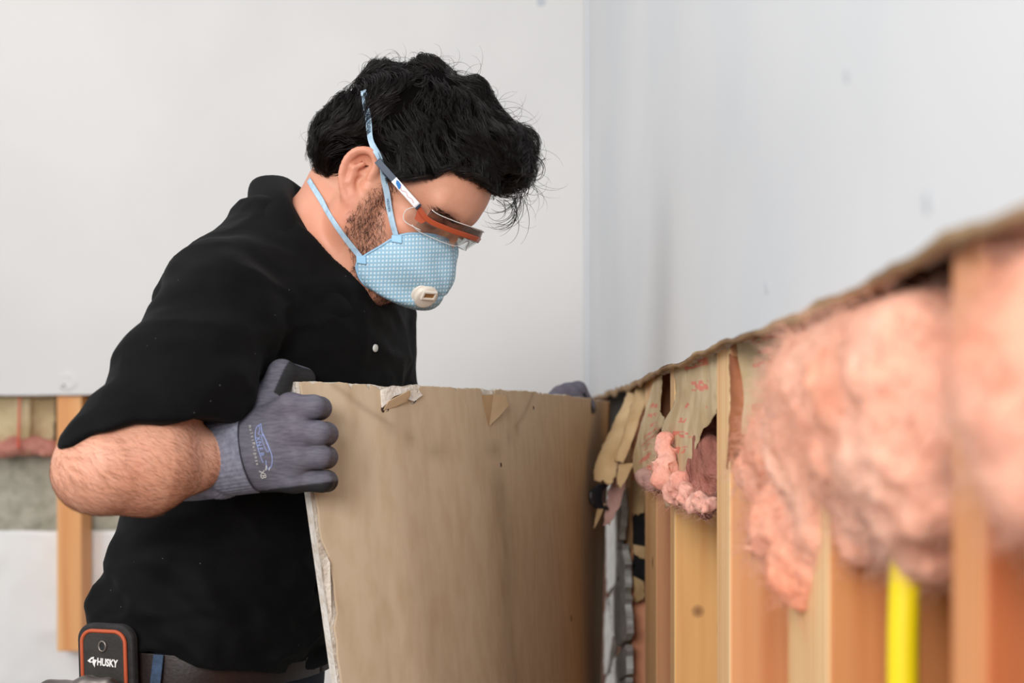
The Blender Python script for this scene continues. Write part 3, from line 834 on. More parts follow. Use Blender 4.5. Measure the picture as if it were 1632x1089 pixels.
for i in range(420):
    th = rng.random(); ol = [(500, 250), (510, 205), (545, 160), (570, 140), (600, 100), (640, 100), (690, 95), (740, 120), (790, 165), (835, 205), (852, 250), (850, 300), (826, 325)]
    k = th * (len(ol) - 1); k = 12 - (12 - k) * (.75 if rng.random() < .4 else 1); i0 = min(int(k), 11); fr = k - i0
    x = ol[i0][0] * (1 - fr) + ol[i0 + 1][0] * fr; y = ol[i0][1] * (1 - fr) + ol[i0 + 1][1] * fr
    tx, ty_ = ol[i0 + 1][0] - ol[i0][0], ol[i0 + 1][1] - ol[i0][1]
    nx, ny = ty_, -tx; m = math.hypot(nx, ny)
    x -= nx / m * 8; y -= ny / m * 8
    ang = math.degrees(math.atan2(-ty_, tx)) + rng.normal() * 40 + 25
    cl.append(curl_path(x, y, 0, 0, ang, -rng.choice([90, 150, 220]) * (1 if rng.random() < .8 else -1), .018 + .028 * rng.random() * (1.3 if k > 6 else .7), dY=rng.normal() * .025))
v_, f_ = strands_vf(np.array(cl), np.where(np.arange(len(cl)) < 30, .00042, .00022)); tag(obj('loose_curls', v_, f_, M_hair, hair), kind='stuff')

# ================================================================ clothes
M_shirt = mat('black_polo_knit', srgb(6, 6, 7), 0.8, srgb(10, 10, 11), 30, spec=0.13, sheen=0.02, bump=0.2, bscale=900, bdist=0.0005)
nt = M_shirt.node_tree; N = nt.nodes; L = nt.links; b_ = N['Principled BSDF']
prev = b_.inputs['Base Color'].links[0].from_socket
tc = [x for x in N if x.type == 'TEX_COORD'][0]; vo = N.new('ShaderNodeTexVoronoi'); vo.inputs['Scale'].default_value = 55; L.new(tc.outputs['Object'], vo.inputs['Vector'])
mr = N.new('ShaderNodeMapRange'); mr.inputs['From Min'].default_value = .034; mr.inputs['From Max'].default_value = .024; L.new(vo.outputs['Distance'], mr.inputs['Value'])
mx = N.new('ShaderNodeMix'); mx.data_type = 'RGBA'; L.new(mr.outputs['Result'], mx.inputs['Factor']); L.new(prev, mx.inputs['A']); mx.inputs['B'].default_value = srgb(120, 120, 122); L.new(mx.outputs['Result'], b_.inputs['Base Color'])
def fold(Q, a, b, wdt, h_):
    return -h_ * np.exp(-(np.maximum(cone(Q, a, b, 0, 0), 0) / wdt) ** 2)
ARMD = nrm(ER - SR)
def shirt_sdf(Q):
    t = torso_sdf(Q, .009)
    t = smin(t, cone(Q, (-.262, 1.69, 1.412), SR + np.array([.0, 0, .0]), .076, .056), .035)
    t = smin(t, cone(Q, (-.252, 1.70, 1.412), SL, .070, .078), .05)
    t = smin(t, ell(Q, (-.325, 1.62, 1.35), (.060, .10, .070)), .045)
    e = SR + 1.0 * (ER - SR); sl = chain(Q, [SR, SR + .45 * (ER - SR) + np.array([.014, 0, -.004]), e + np.array([.012, 0, 0])], [.060, .062, .060], .03)
    zc = 1.229 + .32 * np.minimum(Q[:, 0] + .36, 0) + .10 * np.maximum(Q[:, 0] + .338, 0) + .004 * vnoise(Q * 14, 19)
    sl = smax(sl, zc - Q[:, 2], .006)
    d = smin(t, sl, .030)
    el = SL + .8 * (EL - SL); d = smin(d, cone(Q, SL, el, .078, .068), .04)
    # cloth folds
    w_ = Q + .02 * np.stack([vnoise(Q * 9, 3), vnoise(Q * 9, 4), vnoise(Q * 9, 5)], 1)
    fz = fbm(w_ * np.array([9, 9, 17]), 3, 41)
    low = sstep(1.15, 1.0, Q[:, 2])
    d = d - (.0045 + .006 * low) * (1 - np.abs(fz) * 3.2).clip(-.5, 1)
    diag = (Q[:, 2] + .55 * (Q[:, 0] - Q[:, 1] * .3)); d = d - .004 * low * np.sin(diag * 95 + 3 * vnoise(w_ * 7, 9))
    at = ((Q - SR) @ ARMD)
    slv = np.exp(-(np.linalg.norm(Q - (SR + np.clip(at, 0, .3)[:, None] * ARMD), axis=1) / .10) ** 4)
    d = d - .0035 * slv * sstep(1.235, 1.275, Q[:, 2]) * np.sin(at * 75 + 26 * Q[:, 0] + 3 * vnoise(w_ * 10, 12))
    # waist overhang at the back
    for a, b, wd, hh_ in ((P(150, 962, 1.62), P(330, 1010, 1.56), .016, .014), (P(185, 880, 1.62), P(330, 930, 1.54), .018, .010), (P(160, 930, 1.62), P(260, 900, 1.55), .013, .006)):
        d = d + fold(Q, a, b, wd, hh_)
    # placket and sleeve seam
    d = d + fold(Q, P(575, 500, 1.615), P(592, 640, 1.60), .010, .0022)
    d = d + fold(Q, P(420, 440, 1.56), P(425, 600, 1.54), .004, -.0018)
    # openings: hem, neck, sleeve
    hemz = .976 - .034 * sstep(-.40, -.23, Q[:, 0]) + .003 * np.sin(Q[:, 0] * 60)
    d = smax(d, hemz - Q[:, 2], .004)
    pl = ((Q - (SR + .93 * (ER - SR))) @ ARMD); near = np.linalg.norm(Q - ER, axis=1) < .16
    nk = cone(Q, NB + .05 * (NT - NB), NT + (NT - NB), .082, .085)
    d = smax(d, -nk, .008)
    return d
V, fc = sdf_mesh(shirt_sdf, (-.60, 1.16, .86), (.06, 2.12, 1.52), 0.0036, slack=1.6)
shirt = obj('polo_shirt', V, fc, M_shirt, person)
# collar: a folded band, near side from the photograph, far side mirrored in the body's mid plane
top = [P(462, 288, 1.700), P(461, 318, 1.625), P(494, 378, 1.606), P(525, 428, 1.606), P(552, 466, 1.618), P(577, 488, 1.655)]
bot = [P(408, 350, 1.705), P(420, 400, 1.600), P(450, 448, 1.572), P(490, 492, 1.572), P(530, 514, 1.590), P(560, 508, 1.638)]
mid = [0.5 * (a + b) + .012 * nrm(nrm(a - NB) + np.array([0, -.4 * (i not in (0,)), .5])) for i, (a, b) in enumerate(zip(top, bot))]
mid[0] = 0.5 * (top[0] + bot[0]) + np.array([-.018, 0, .022])
inn = [a + .018 * nrm(NB - a) + np.array([0, 0, -.020]) for a in top]
mp0 = P(462, 288, 1.700)
def mirror(p): q = p - mp0; return p - 2 * np.dot(q, bl) * bl
rows = []
for r in (inn, top, mid, bot):
    near = catmull(r, 30); far = np.array([mirror(x) for x in near[1:]])
    rows.append(np.vstack([far[::-1], near]))
R_ = np.stack(rows, 1); n = len(R_)
for i in range(n):                                # stand the band clear of the shirt's neckline
    ax_ = nrm(NT - NB)
    for j, o_ in ((1, .002), (2, .009), (3, .010)):
        d_ = R_[i, j] - NB; d_ = d_ - (d_ @ ax_) * ax_; R_[i, j] += o_ * nrm(d_)
fine = np.stack([catmull(R_[i], 13) for i in range(n)])
cv = fine.reshape(-1, 3); cf_ = grid_faces(n, 13)
collar = obj('collar', cv, cf_, M_shirt, shirt)
md = collar.modifiers.new('thick', 'SOLIDIFY'); md.thickness = .003
md = collar.modifiers.new('sub', 'SUBSURF'); md.levels = 1; md.render_levels = 1
# placket button
M_button = mat('button', srgb(206, 206, 200), 0.35)
def disc(name, c_, nv, r, h_, m, parent, k=20, hole=0.0):
    nv = nrm(nv); s = nrm(np.cross(nv, [0, 0, 1.0])); u = np.cross(s, nv)
    prof = [(0.0, h_), (r * .8, h_), (r * .95, h_ * .8), (r, h_ * .4), (r, 0)]
    a = np.arange(k) * 2 * math.pi / k; V = [c_ + nv * h_]
    for rr, hh_ in prof[1:]: V += [c_ + nv * hh_ + rr * (math.cos(x) * s + math.sin(x) * u) for x in a]
    fs = [(0, 1 + i, 1 + (i + 1) % k) for i in range(k)]
    for j in range(3): fs += [(1 + j * k + i, 1 + (j + 1) * k + i, 1 + (j + 1) * k + (i + 1) % k, 1 + j * k + (i + 1) % k) for i in range(k)]
    return obj(name, V, fs, m, parent)
def on_surface(f, px, py, Y0=1.3, Y1=2.2, n=900):
    Ys = np.linspace(Y0, Y1, n); q = np.stack([P(px, py, y) for y in Ys]).astype(np.float32)
    d = f(q); i = int(np.argmax(d < 0)); return q[i].astype(float), grad(f, q[i:i + 1])[0].astype(float)
bp, bn = on_surface(shirt_sdf, 597, 555)
disc('button', bp + .0005 * bn, bn, .0045, .002, M_button, shirt)

# ---- gloves
M_glove = mat('knitted_glove', (1, 1, 1, 1), 0.7, srgb(214, 214, 220), 90, (1, 1, 5), vcol=True, bump=0.35, bscale=260, bstretch=(.4, .4, 5), bdist=0.0008, spec=0.35)
M_coat = mat('black_nitrile', srgb(36, 36, 38), 0.55, bump=0.3, bscale=500, bdist=0.0006)
M_cuff = mat('ribbed_cuff', srgb(132, 134, 150), 0.8, srgb(108, 110, 126), 200, (1, 1, 1), bump=0.2, bscale=500, bdist=0.0006)
def glove_mesh(name, Hd, W, lo, hi, dorsal, thumb_side, lab):
    f = lambda Q: hand_sdf(Q, Hd, W, grow=.0006)
    w2 = np.mean([p[0] for p in Hd['palm']], axis=0); ax_ = nrm(w2 - W)
    def g(Q): return smax(f(Q), -((Q - (W + .85 * (w2 - W))) @ ax_), .002)
    V, fc = sdf_mesh(g, lo, hi, .0013)
    V = V - .7 * g(V.astype(np.float32))[:, None] * grad(g, V)
    N_ = grad(g, V)
    # nearest bone decides where the dark palm coating starts
    best = np.full(len(V), 9.0); coat = np.zeros(len(V))
    def seg(a, b, pd, thr, r):
        nonlocal best, coat
        ba = b - a; t = np.clip(((V - a) @ ba) / (ba @ ba), 0, 1); d = np.linalg.norm(V - a - t[:, None] * ba, axis=1) - r
        m = d < best; best = np.where(m, d, best); cc_ = (N_ @ nrm(pd)) - thr
        coat = np.where(m, cc_, coat)
    pd = -np.asarray(dorsal, float)
    for i_, (a, b, r1, r2) in enumerate(Hd['palm']): seg(a, b, pd + (np.array([0, 0, -1.6]) if lab == 'R' and i_ == 3 else 0), .60 if lab == 'R' and i_ == 3 else .30, r1)
    for a, b, r1, r2 in Hd['heel']: seg(a, b, pd + np.array([0, 0, -.8]), -.1, r1)
    for i_, (pts, rad) in enumerate(Hd['fingers']):
        lastf = lab == 'R' and i_ == 3
        seg(pts[0], pts[1], pd + (np.array([0, 0, -1.4]) if lastf else 0), .60 if lastf else .25, rad[0]); seg(pts[1], pts[2], nrm(pts[0] - pts[1]) + .2 * pd, -.15, rad[1]); seg(pts[2], pts[3], nrm(pts[0] - pts[1]), -.6, rad[2])
    tp_, tr_ = Hd['thumb']
    seg(tp_[0], tp_[1], thumb_side + .5 * pd, .35, tr_[0]); seg(tp_[1], tp_[2], thumb_side, -.05, tr_[1]); seg(tp_[2], tp_[3], nrm(np.array([.35, .1, -1.0])) if lab == 'R' else pd, -.55, tr_[2])
    coat = coat + .10 * fbm(V * 70, 2, 3)
    if lab == 'R':                                # the dipped heel of the hand, below the little finger
        vx = CX + F * V[:, 0] / V[:, 1]; vy = HY - F * (V[:, 2] - CZ) / V[:, 1]
        coat = np.maximum(coat, np.where(vx > 428, np.clip((vy - (778 - .13 * (vx - 445))) * .03, -1, 1), -9))
    k = sstep(-.04, .06, coat)[:, None]
    grey = np.array(srgb(108, 106, 117)[:3]); blk = np.array(srgb(40, 40, 42)[:3])
    purple = np.array(srgb(104, 92, 106)[:3])
    kn = np.exp(-(np.min([np.linalg.norm(V - p[1], axis=1) for p in Hd['palm'][:2]], axis=0) / .022) ** 2)[:, None] * .5
    base = grey * (1 - kn) + purple * kn
    o = obj(name, V, fc, M_glove, person, col=base * (1 - k) + blk * k)
    return o, g
gR, gRf = glove_mesh('work_glove', RH, WR, P(370, 810, 1.40) - .01, P(560, 560, 1.60) + .01, (0, -1, .0), np.array([.75, .1, -.5]), 'R')
gL, gLf = glove_mesh('work_glove', LH, WL, P(835, 720, 2.15) - .02, P(960, 590, 2.36) + .02, (0, -.3, 1.0), np.array([.5, -.2, -.6]), 'L')
# cuffs: ribbed tubes with a rolled edge
def cuff(W, w2, tilt, near, r0, r1, start, end, parent):
    ax_ = nrm(w2 - W); s = nrm(np.cross(ax_, [0, 0, 1.0])); u = np.cross(s, ax_)
    n, k = 40, 144; V = []
    L_ = np.linalg.norm(w2 - W)
    for i in range(n):
        t = i / (n - 1); d = start + (end - start) * t
        r = r0 + (r1 - r0) * t
        roll = .0030 * math.exp(-((t - .44) / .035) ** 2) + .0012 * math.exp(-((t - .50) / .03) ** 2) - .0016 * math.exp(-((t - .56) / .04) ** 2) + .0012 * (t < .40)
        for j in range(k):
            a = 2 * math.pi * j / k
            rib = (.00055 if t > .5 else .0003) * math.cos(a * 48) * (1 if i > 1 else 0)
            ca, sa = math.cos(a), math.sin(a)
            rr = r + roll + rib
            rad_ = ca * s * .92 + sa * u * 1.04
            V.append(W + ax_ * (d + (tilt * sa + near * max(-rad_[1], -.3)) * (1 - t)) + rr * rad_)
    o = obj('cuff', V, grid_faces(n, k, False).tolist() + [(i * k + k - 1, (i + 1) * k + k - 1, (i + 1) * k, i * k) for i in range(n - 1)], M_cuff, parent)
    md = o.modifiers.new('thick', 'SOLIDIFY'); md.thickness = .002; md.offset = -1
    return o
w2R = np.mean([p[0] for p in RH['palm']], axis=0); w2L = np.mean([p[0] for p in LH['palm']], axis=0)
cuff(WR, w2R, -.012, -.046, .0372, .0415, -.042, np.linalg.norm(w2R - WR) - .001, gR)
cuff(WL, w2L, 0, 0, .034, .037, -.03, np.linalg.norm(w2L - WL) + .003, gL)

# ---- trousers, belt, boots
M_denim = mat('dark_blue_denim', srgb(44, 54, 72), 0.85, srgb(34, 42, 58), 40, bump=0.3, bscale=500)
M_belt = mat('brown_leather_belt', srgb(38, 22, 19), 0.42, srgb(28, 17, 15), 30, bump=0.15, bscale=260)
M_boot = mat('tan_boot_leather', srgb(120, 84, 52), 0.7, srgb(98, 66, 40), 20)
hipR = np.array([-.40, 1.605, .90]); hipL = np.array([-.355, 1.775, .90])
kR, kL = np.array([-.36, 1.60, .50]), np.array([-.30, 1.84, .50]); aR, aL = np.array([-.43, 1.60, .09]), np.array([-.33, 1.87, .09])
def jeans_sdf(Q):
    d = smax(torso_sdf(Q, -.006), Q[:, 2] - .978, .004)
    d = smax(d, .84 - Q[:, 2], .01)
    for a, b, c_ in ((hipR, kR, aR), (hipL, kL, aL)):
        d = smin(d, chain(Q, [a + np.array([0, 0, -.08]), b, c_], [.092, .070, .062], .04), .03)
    d = smax(d, .075 - Q[:, 2], .004)
    return d - .003 * fbm(Q * np.array([12, 12, 20]), 3, 70)
V, fc = sdf_mesh(jeans_sdf, (-.56, 1.48, .05), (-.18, 1.98, 1.0), .008, slack=1.6)
jeans = obj('jeans', V, fc, M_denim, person)
for a in (aR, aL):
    fbx = lambda Q, a=a: smax(smin(cone(Q, a + np.array([0, 0, .03]), a + np.array([.01, 0, -.03]), .056, .05), ell(Q, a + np.array([.075, 0, -.05]), (.115, .048, .05)), .03), .0 - Q[:, 2], .004)
    V, fc = sdf_mesh(fbx, a - np.array([.1, .1, .1]), a + np.array([.24, .1, .14]), .006)
    obj('boot', V, fc, M_boot, person)
def belt_ring(zc, half, grow, a0=0, a1=2 * math.pi, n=120, tiltx=-.055):
    V = []
    for i in range(n):
        a = a0 + (a1 - a0) * i / (n - 1)
        for dz in (-half, -half * .96, half * .96, half):
            cx = np.interp(zc, _zt, _cx); cy = np.interp(zc, _zt, _cy); rf = np.interp(zc, _zt, _rf) + grow - (.001 if abs(dz) == half else 0); rl = np.interp(zc, _zt, _rl) + grow
            e = 2 / 2.3
            f = rf * np.sign(math.cos(a)) * abs(math.cos(a)) ** e; l = rl * np.sign(math.sin(a)) * abs(math.sin(a)) ** e
            p_ = np.array([cx, cy, 0]) + f * bf + l * bl
            V.append((p_[0], p_[1], zc + dz + tiltx * (p_[0] + .36)))
    return np.array(V), n
V, n = belt_ring(.957, .018, .007)
belt = obj('belt', V, grid_faces(n, 4), M_belt, person)
md = belt.modifiers.new('thick', 'SOLIDIFY'); md.thickness = .0035
M_loop = mat('blue_denim_loop', srgb(56, 76, 104), 0.85, srgb(40, 56, 78), 120, bump=0.4, bscale=600)
jn = lambda Q: torso_sdf(Q, .010)
def loop_strip(px):
    rows = []
    for py in np.linspace(1044, 1125, 8):
        c_, nv = on_surface(jn, px + (1050 - py) * .12, py)
        s = nrm(np.cross(nv, [0, 0, 1.0])); rows += [c_ + k * .0058 * s + .002 * nv for k in (-1, -.8, 0, .8, 1)]
    o = obj('belt_loop', rows, grid_faces(8, 5), M_loop, jeans); md = o.modifiers.new('thick', 'SOLIDIFY'); md.thickness = .002
loop_strip(254)
# ================================================================ what fills the opened walls
def W(px, py, X):
    """the point at pixel (px, py) on an upright plane X metres to the right of the camera"""
    Y = X * F / (px - CX); return P(px, py, Y)
M_pink = mat('pink_glass_fibre', srgb(250, 196, 172), 0.95, srgb(243, 160, 126), 9, lo=.35, hi=.7, sss=0.3, bump=1.0, bscale=60, bdist=.006, spec=.1)
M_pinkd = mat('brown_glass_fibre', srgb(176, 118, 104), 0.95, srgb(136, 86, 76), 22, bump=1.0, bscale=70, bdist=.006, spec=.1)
M_kraft = mat('printed_kraft_paper', (1, 1, 1, 1), 0.8, srgb(226, 216, 200), 18, vcol=True, bump=0.25, bscale=60, bdist=.003)
M_tan = mat('tan_torn_paper', srgb(206, 176, 132), 0.8, srgb(182, 148, 104), 22, bump=0.3, bscale=70, bdist=.003)
M_umber = mat('brown_torn_paper', srgb(168, 104, 66), 0.8, srgb(136, 80, 50), 22, bump=0.3, bscale=70, bdist=.003)
M_black = mat('tar_paper_and_cavity_dark', srgb(20, 20, 22), 0.6, srgb(32, 31, 33), 30, bump=0.4, bscale=80, bdist=.003)  # tar paper scraps, and the sheets standing for dark cavities
M_greypink = mat('grey_pink_fibre', srgb(206, 164, 152), 0.95, srgb(170, 130, 122), 20, bump=.6, bscale=60, bdist=.004)  # greyer pink for a tuft and a hanging scrap

def sheet(name, L_, R_, m, parent, n=40, k=18, ruffle=.003, bow=0.0, seed=1, printed=False, thick=.0007, base=None, jag=.0015):
    """a torn sheet between two edge lines of 3-D points"""
    a, b = catmull(L_, n), catmull(R_, n)
    u = np.linspace(0, 1, k)
    V = a[:, None] * (1 - u[None, :, None]) + b[:, None] * u[None, :, None]
    cr = np.cross(b[n // 2] - a[n // 2], a[-1] - a[0]); nv = nrm(cr)
    if nv[0] > 0: nv = -nv
    q = V * 26 + seed
    V = V + nv * (ruffle * fbm(q, 3, seed)[..., None] + bow * (4 * u * (1 - u))[None, :, None])
    j1 = jag * fbm(np.stack([np.arange(n) * .5, np.zeros(n), np.full(n, seed * 1.7)], 1), 3, seed)
    wd = nrm(b[n // 2] - a[n // 2])
    V[:, 0] += j1[:, None] * wd * 2; V[:, -1] += (j1[::-1])[:, None] * wd * 2
    V[-1] += np.array([0, 0, 1.0]) * (jag * 3 * fbm(np.stack([u * 7, u * 0, u * 0 + seed], 1), 3, 5))[:, None]
    col = None
    if printed:
        base_c = np.array(srgb(216, 196, 160)[:3]); ink = np.array(srgb(240, 120, 110)[:3])
        uu, vv = np.meshgrid(u, np.linspace(0, 1, n))
        rows = (np.sin(vv * printed * 1.4 * 6.283) > .3) & (vnoise(np.stack([uu * 3, np.floor(vv * printed * 1.4) * 1.9, uu * 0 + seed], -1).reshape(-1, 3), 14).reshape(uu.shape) > -.25)
        letters = vnoise(np.stack([uu * 17 + seed, vv * 70, uu * 0], -1).reshape(-1, 3), 4).reshape(uu.shape) > -.15
        inside = (uu > .3) & (uu < .8)
        k_ = (rows & letters & inside)[..., None] * .75
        col = (base_c * (1 - k_) + ink * k_).reshape(-1, 3)
    o = obj(name, V.reshape(-1, 3), grid_faces(n, k), m, parent, col=col, base=base)
    md = o.modifiers.new('thick', 'SOLIDIFY'); md.thickness = thick; md.offset = 0
    return o
def fluff(name, blobs, m, parent, seed, h=.006, fr_=.00022, amp=.016, fr=30, base=None, zmax=1.293, fuzz=0, gr=0.0):
    b = [(P(x, y, Y), (r if hasattr(r, '__len__') else r + gr)) for x, y, Y, r in blobs]
    def f(Q):
        d = None
        for c_, r in b:
            e = np.linalg.norm((Q - c_.astype(np.float32)) / np.asarray(r if hasattr(r, '__len__') else (r, r, r), np.float32), axis=1)
            rr = min(r) if hasattr(r, '__len__') else r
            e = (e - 1) * rr
            d = e if d is None else smin(d, e, .022)
        d = d + amp * fbm(Q * fr + seed, 5, seed) + amp * .5 * np.abs(fbm(Q * fr * 1.7 + 3, 4, seed + 9))
        return smax(smax(d, Q[:, 2] - zmax, .004), (.199 - .9 * (zmax - Q[:, 2]) - Q[:, 0]) * (.74 if zmax < 1.4 and Q[0, 1] < 3 else 0) - (0 if Q[0, 1] < 3 else 1), .006)
    rm = max(max(r) if hasattr(r, '__len__') else r for _, r in b) + .03
    cs = np.array([c_ for c_, _ in b])
    V, fc = sdf_mesh(f, cs.min(0) - rm, cs.max(0) + rm, h, slack=1.7)
    o = obj(name, V, fc, m, parent, base=base)
    if fuzz:                                      # loose glass fibres standing off the batt
        i = rng.choice(len(V), fuzz); g = grad(f, V[i], .003); p_ = V[i]; d_ = nrm_rows(rng.normal(size=p_.shape) + .5 * g); pts = [p_]
        for k in range(6):
            d_ = nrm_rows(d_ + .45 * rng.normal(size=p_.shape) + .10 * g * (1 if k < 2 else -1)); p_ = p_ + d_ * .0042; pts.append(p_)
        a_ = np.stack(pts, 1); a_[..., 2] = np.minimum(a_[..., 2], zmax + .003)
        v_, f_ = strands_vf(a_, fr_); tag(obj('loose_fibres', v_, f_, m, o), kind='stuff')
    return o
def nrm_rows(a): return a / (np.linalg.norm(a, axis=1)[:, None] + 1e-9)

# ---- the big pink batt bulging out over two bays in the foreground
ib = empty('insulation_batt', (0.24, .95, 1.14), 'largest pink fluffy insulation batt spilling out of the studs above the yellow cable', 'insulation')
fluff('fluff', [(1226, 748, 1.16, .022), (1248, 695, 1.13, .020), (1268, 725, 1.10, .024), (1285, 685, 1.08, .022), (1252, 850, 1.06, .020), (1490, 480, .76, .03), (1492, 570, .75, .034), (1494, 680, .75, .034), (1490, 760, .76, .028), (1288, 850, 1.02, .024), (1288, 905, .99, .022), (1312, 655, 1.05, .024), (1350, 565, .98, .030), (1345, 640, .96, .044), (1340, 545, .94, .042),
                (1395, 560, .88, .044), (1460, 520, .82, .046), (1400, 660, .87, .044), (1460, 640, .81, .046), (1340, 760, .96, .036), (1410, 760, .87, .034), (1470, 740, .79, .036), (1478, 850, .79, .018), (1400, 855, .88, .014), (1345, 860, .95, .018), (1445, 465, .80, .03), (1390, 500, .86, .032), (1290, 790, 1.05, .020)], M_pink, ib, 3, h=.0045, fuzz=7000, amp=.014, gr=.009)
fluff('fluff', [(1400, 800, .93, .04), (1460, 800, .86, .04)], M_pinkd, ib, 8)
sheet('paper_facing', [P(1176, 548, 1.295), P(1178, 610, 1.295), P(1182, 695, 1.29)], [P(1262, 524, 1.22), P(1258, 600, 1.22), P(1250, 690, 1.22)], M_kraft, ib, n=90, k=50, printed=5, seed=4)
sheet('facing_edge', [P(1412, 480, .76), P(1409, 600, .745), P(1408, 725, .76)], [P(1428, 470, .755), P(1430, 600, .74), P(1422, 720, .755)], mat('pale_paper_edge', srgb(250, 216, 204), .8), ib, seed=9, thick=.001)
ib2 = empty('insulation_batt', (0.22, .53, 1.18), 'pink insulation batt at the right edge of the photo, nearest the camera', 'insulation')
fluff('fluff', [(1655, 470, .53, .022), (1652, 560, .53, .020), (1650, 650, .535, .020), (1655, 740, .535, .018), (1700, 500, .53, .03), (1700, 620, .53, .03), (1700, 730, .53, .026), (1652, 795, .54, .012)], M_pink, ib2, 12, amp=.009, h=.004, fuzz=1500)

# ---- the next bay: printed kraft facing with a torn hole, brown fibre behind, a pink tuft below
ib3 = empty('insulation_batt', (0.24, 1.5, 1.12), 'insulation batt with red-printed kraft paper torn open around a dark round hole', 'insulation')
sheet('paper_facing', [W(1074, 583, .199), W(1074, 640, .196), W(1056, 690, .186), W(1050, 750, .184), W(1062, 806, .190)], [W(1143, 556, .203), W(1143, 650, .203), W(1118, 692, .201), W(1104, 740, .199), W(1106, 790, .198)], M_kraft, ib3, n=120, k=60, printed=6, seed=2, ruffle=.004, jag=.003)
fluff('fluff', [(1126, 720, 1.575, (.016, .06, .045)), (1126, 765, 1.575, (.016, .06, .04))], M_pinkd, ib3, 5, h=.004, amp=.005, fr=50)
fluff('pink_tuft', [(1062, 700, 1.68, .008), (1062, 722, 1.67, .010), (1060, 745, 1.66, .012), (1060, 768, 1.64, .014), (1074, 786, 1.60, .015), (1086, 770, 1.58, .013), (1096, 792, 1.55, .014), (1112, 802, 1.51, .014), (1124, 806, 1.48, .012)], mat('pale_pink_fibre', srgb(244, 188, 170), .95, srgb(236, 162, 142), 20, bump=.8, bscale=80, bdist=.004, sss=.2), ib3, 15, h=.0028, amp=.008, fr=75, fuzz=900, fr_=.00010)
# brown curled flap fixed to the side of the near stud
sheet('curled_flap', [P(1164, 564, 1.306), P(1163, 640, 1.304), P(1161, 748, 1.306)], [P(1180, 570, 1.296), P(1199, 660, 1.285), P(1184, 722, 1.295)], M_umber, ib3, seed=6, ruffle=.004, bow=.006)

ib4 = empty('insulation_batt', (0.24, 1.9, 1.15), 'narrow insulation batt with pink-printed kraft paper beside the tall black gap', 'insulation')
sheet('paper_facing', [W(1042, 604, .197), W(1030, 650, .190), W(1016, 700, .180), W(1008, 735, .176), W(1012, 765, .178)], [W(1056, 597, .200), W(1052, 650, .198), W(1058, 672, .196), W(1046, 700, .194), W(1046, 752, .194)], M_kraft, ib4, n=110, k=50, printed=7, seed=7, ruffle=.003, jag=.003)
sheet('dark_cavity_sheet', [W(1048, 590, .245), W(1046, 700, .245)], [W(1076, 575, .245), W(1076, 700, .245)], M_black, ib4, seed=3)  # black sheet put in for the darkness of the stud cavity
fluff('pink_tuft', [(1024, 760, 1.98, .011), (1033, 766, 1.96, .013), (1041, 772, 1.94, .011)], M_greypink, ib4, 25, h=.003, amp=.004, fr=80)

ib5 = empty('insulation_batt', (0.2, 2.4, 1.15), 'insulation batt whose plain tan paper hangs torn beside the wallboard sheet', 'insulation')
sheet('paper_facing', [P(1002, 622, 2.36), P(984, 664, 2.30), P(960, 712, 2.24), P(947, 745, 2.22), P(946, 768, 2.22)], [P(1018, 614, 2.32), P(1002, 664, 2.27), P(994, 705, 2.22), P(984, 742, 2.20), P(975, 772, 2.20)], M_tan, ib5, n=50, seed=8, ruffle=.004, jag=.002, bow=.003)
sheet('folded_strip', [P(1022, 608, 2.30), P(1012, 650, 2.26), P(1000, 695, 2.23), P(986, 740, 2.20)], [P(1036, 602, 2.22), P(1029, 640, 2.20), P(1014, 690, 2.18), P(993, 738, 2.18)], M_tan, ib5, n=50, seed=10, ruffle=.004, bow=.012)
sheet('shaded_fold', [P(1030, 604, 2.33), P(1022, 645, 2.31), P(1008, 690, 2.29), P(992, 728, 2.26)], [P(1044, 602, 2.32), P(1040, 620, 2.30), P(1024, 660, 2.28), P(1006, 712, 2.27)], M_umber, ib5, n=40, seed=11, ruffle=.003)
sheet('dark_cavity_sheet', [W(962, 618, .235), W(964, 700, .235)], [W(1030, 600, .235), W(1024, 700, .235)], M_black, ib5, seed=13)  # another black sheet for the dark cavity behind this torn paper
sheet('pink_scrap', [P(986, 742, 2.28), P(972, 775, 2.27), P(968, 800, 2.27), P(962, 838, 2.26)], [P(1000, 742, 2.27), P(998, 770, 2.26), P(988, 806, 2.26), P(972, 836, 2.26)], M_greypink, ib5, seed=14, ruffle=.006)
sheet('tan_scrap', [P(986, 740, 2.19), P(984, 760, 2.19), P(983, 772, 2.19)], [P(1010, 738, 2.18), P(1002, 758, 2.18), P(990, 778, 2.18)], M_tan, ib5, seed=16, n=16)
sheet('black_curl', [P(952, 772, 2.25), P(941, 785, 2.24), P(940, 800, 2.24), P(950, 812, 2.25)], [P(966, 770, 2.28), P(958, 782, 2.28), P(957, 798, 2.28), P(964, 808, 2.27)], mat('glossy_black_film', srgb(40, 40, 44), .25), ib5, seed=17, n=24, bow=-.014)
sheet('tan_curl', [P(953, 808, 2.25), P(950, 822, 2.25), P(946, 842, 2.25)], [P(965, 802, 2.25), P(958, 822, 2.25), P(947, 843, 2.25)], M_tan, ib5, seed=18, n=16)

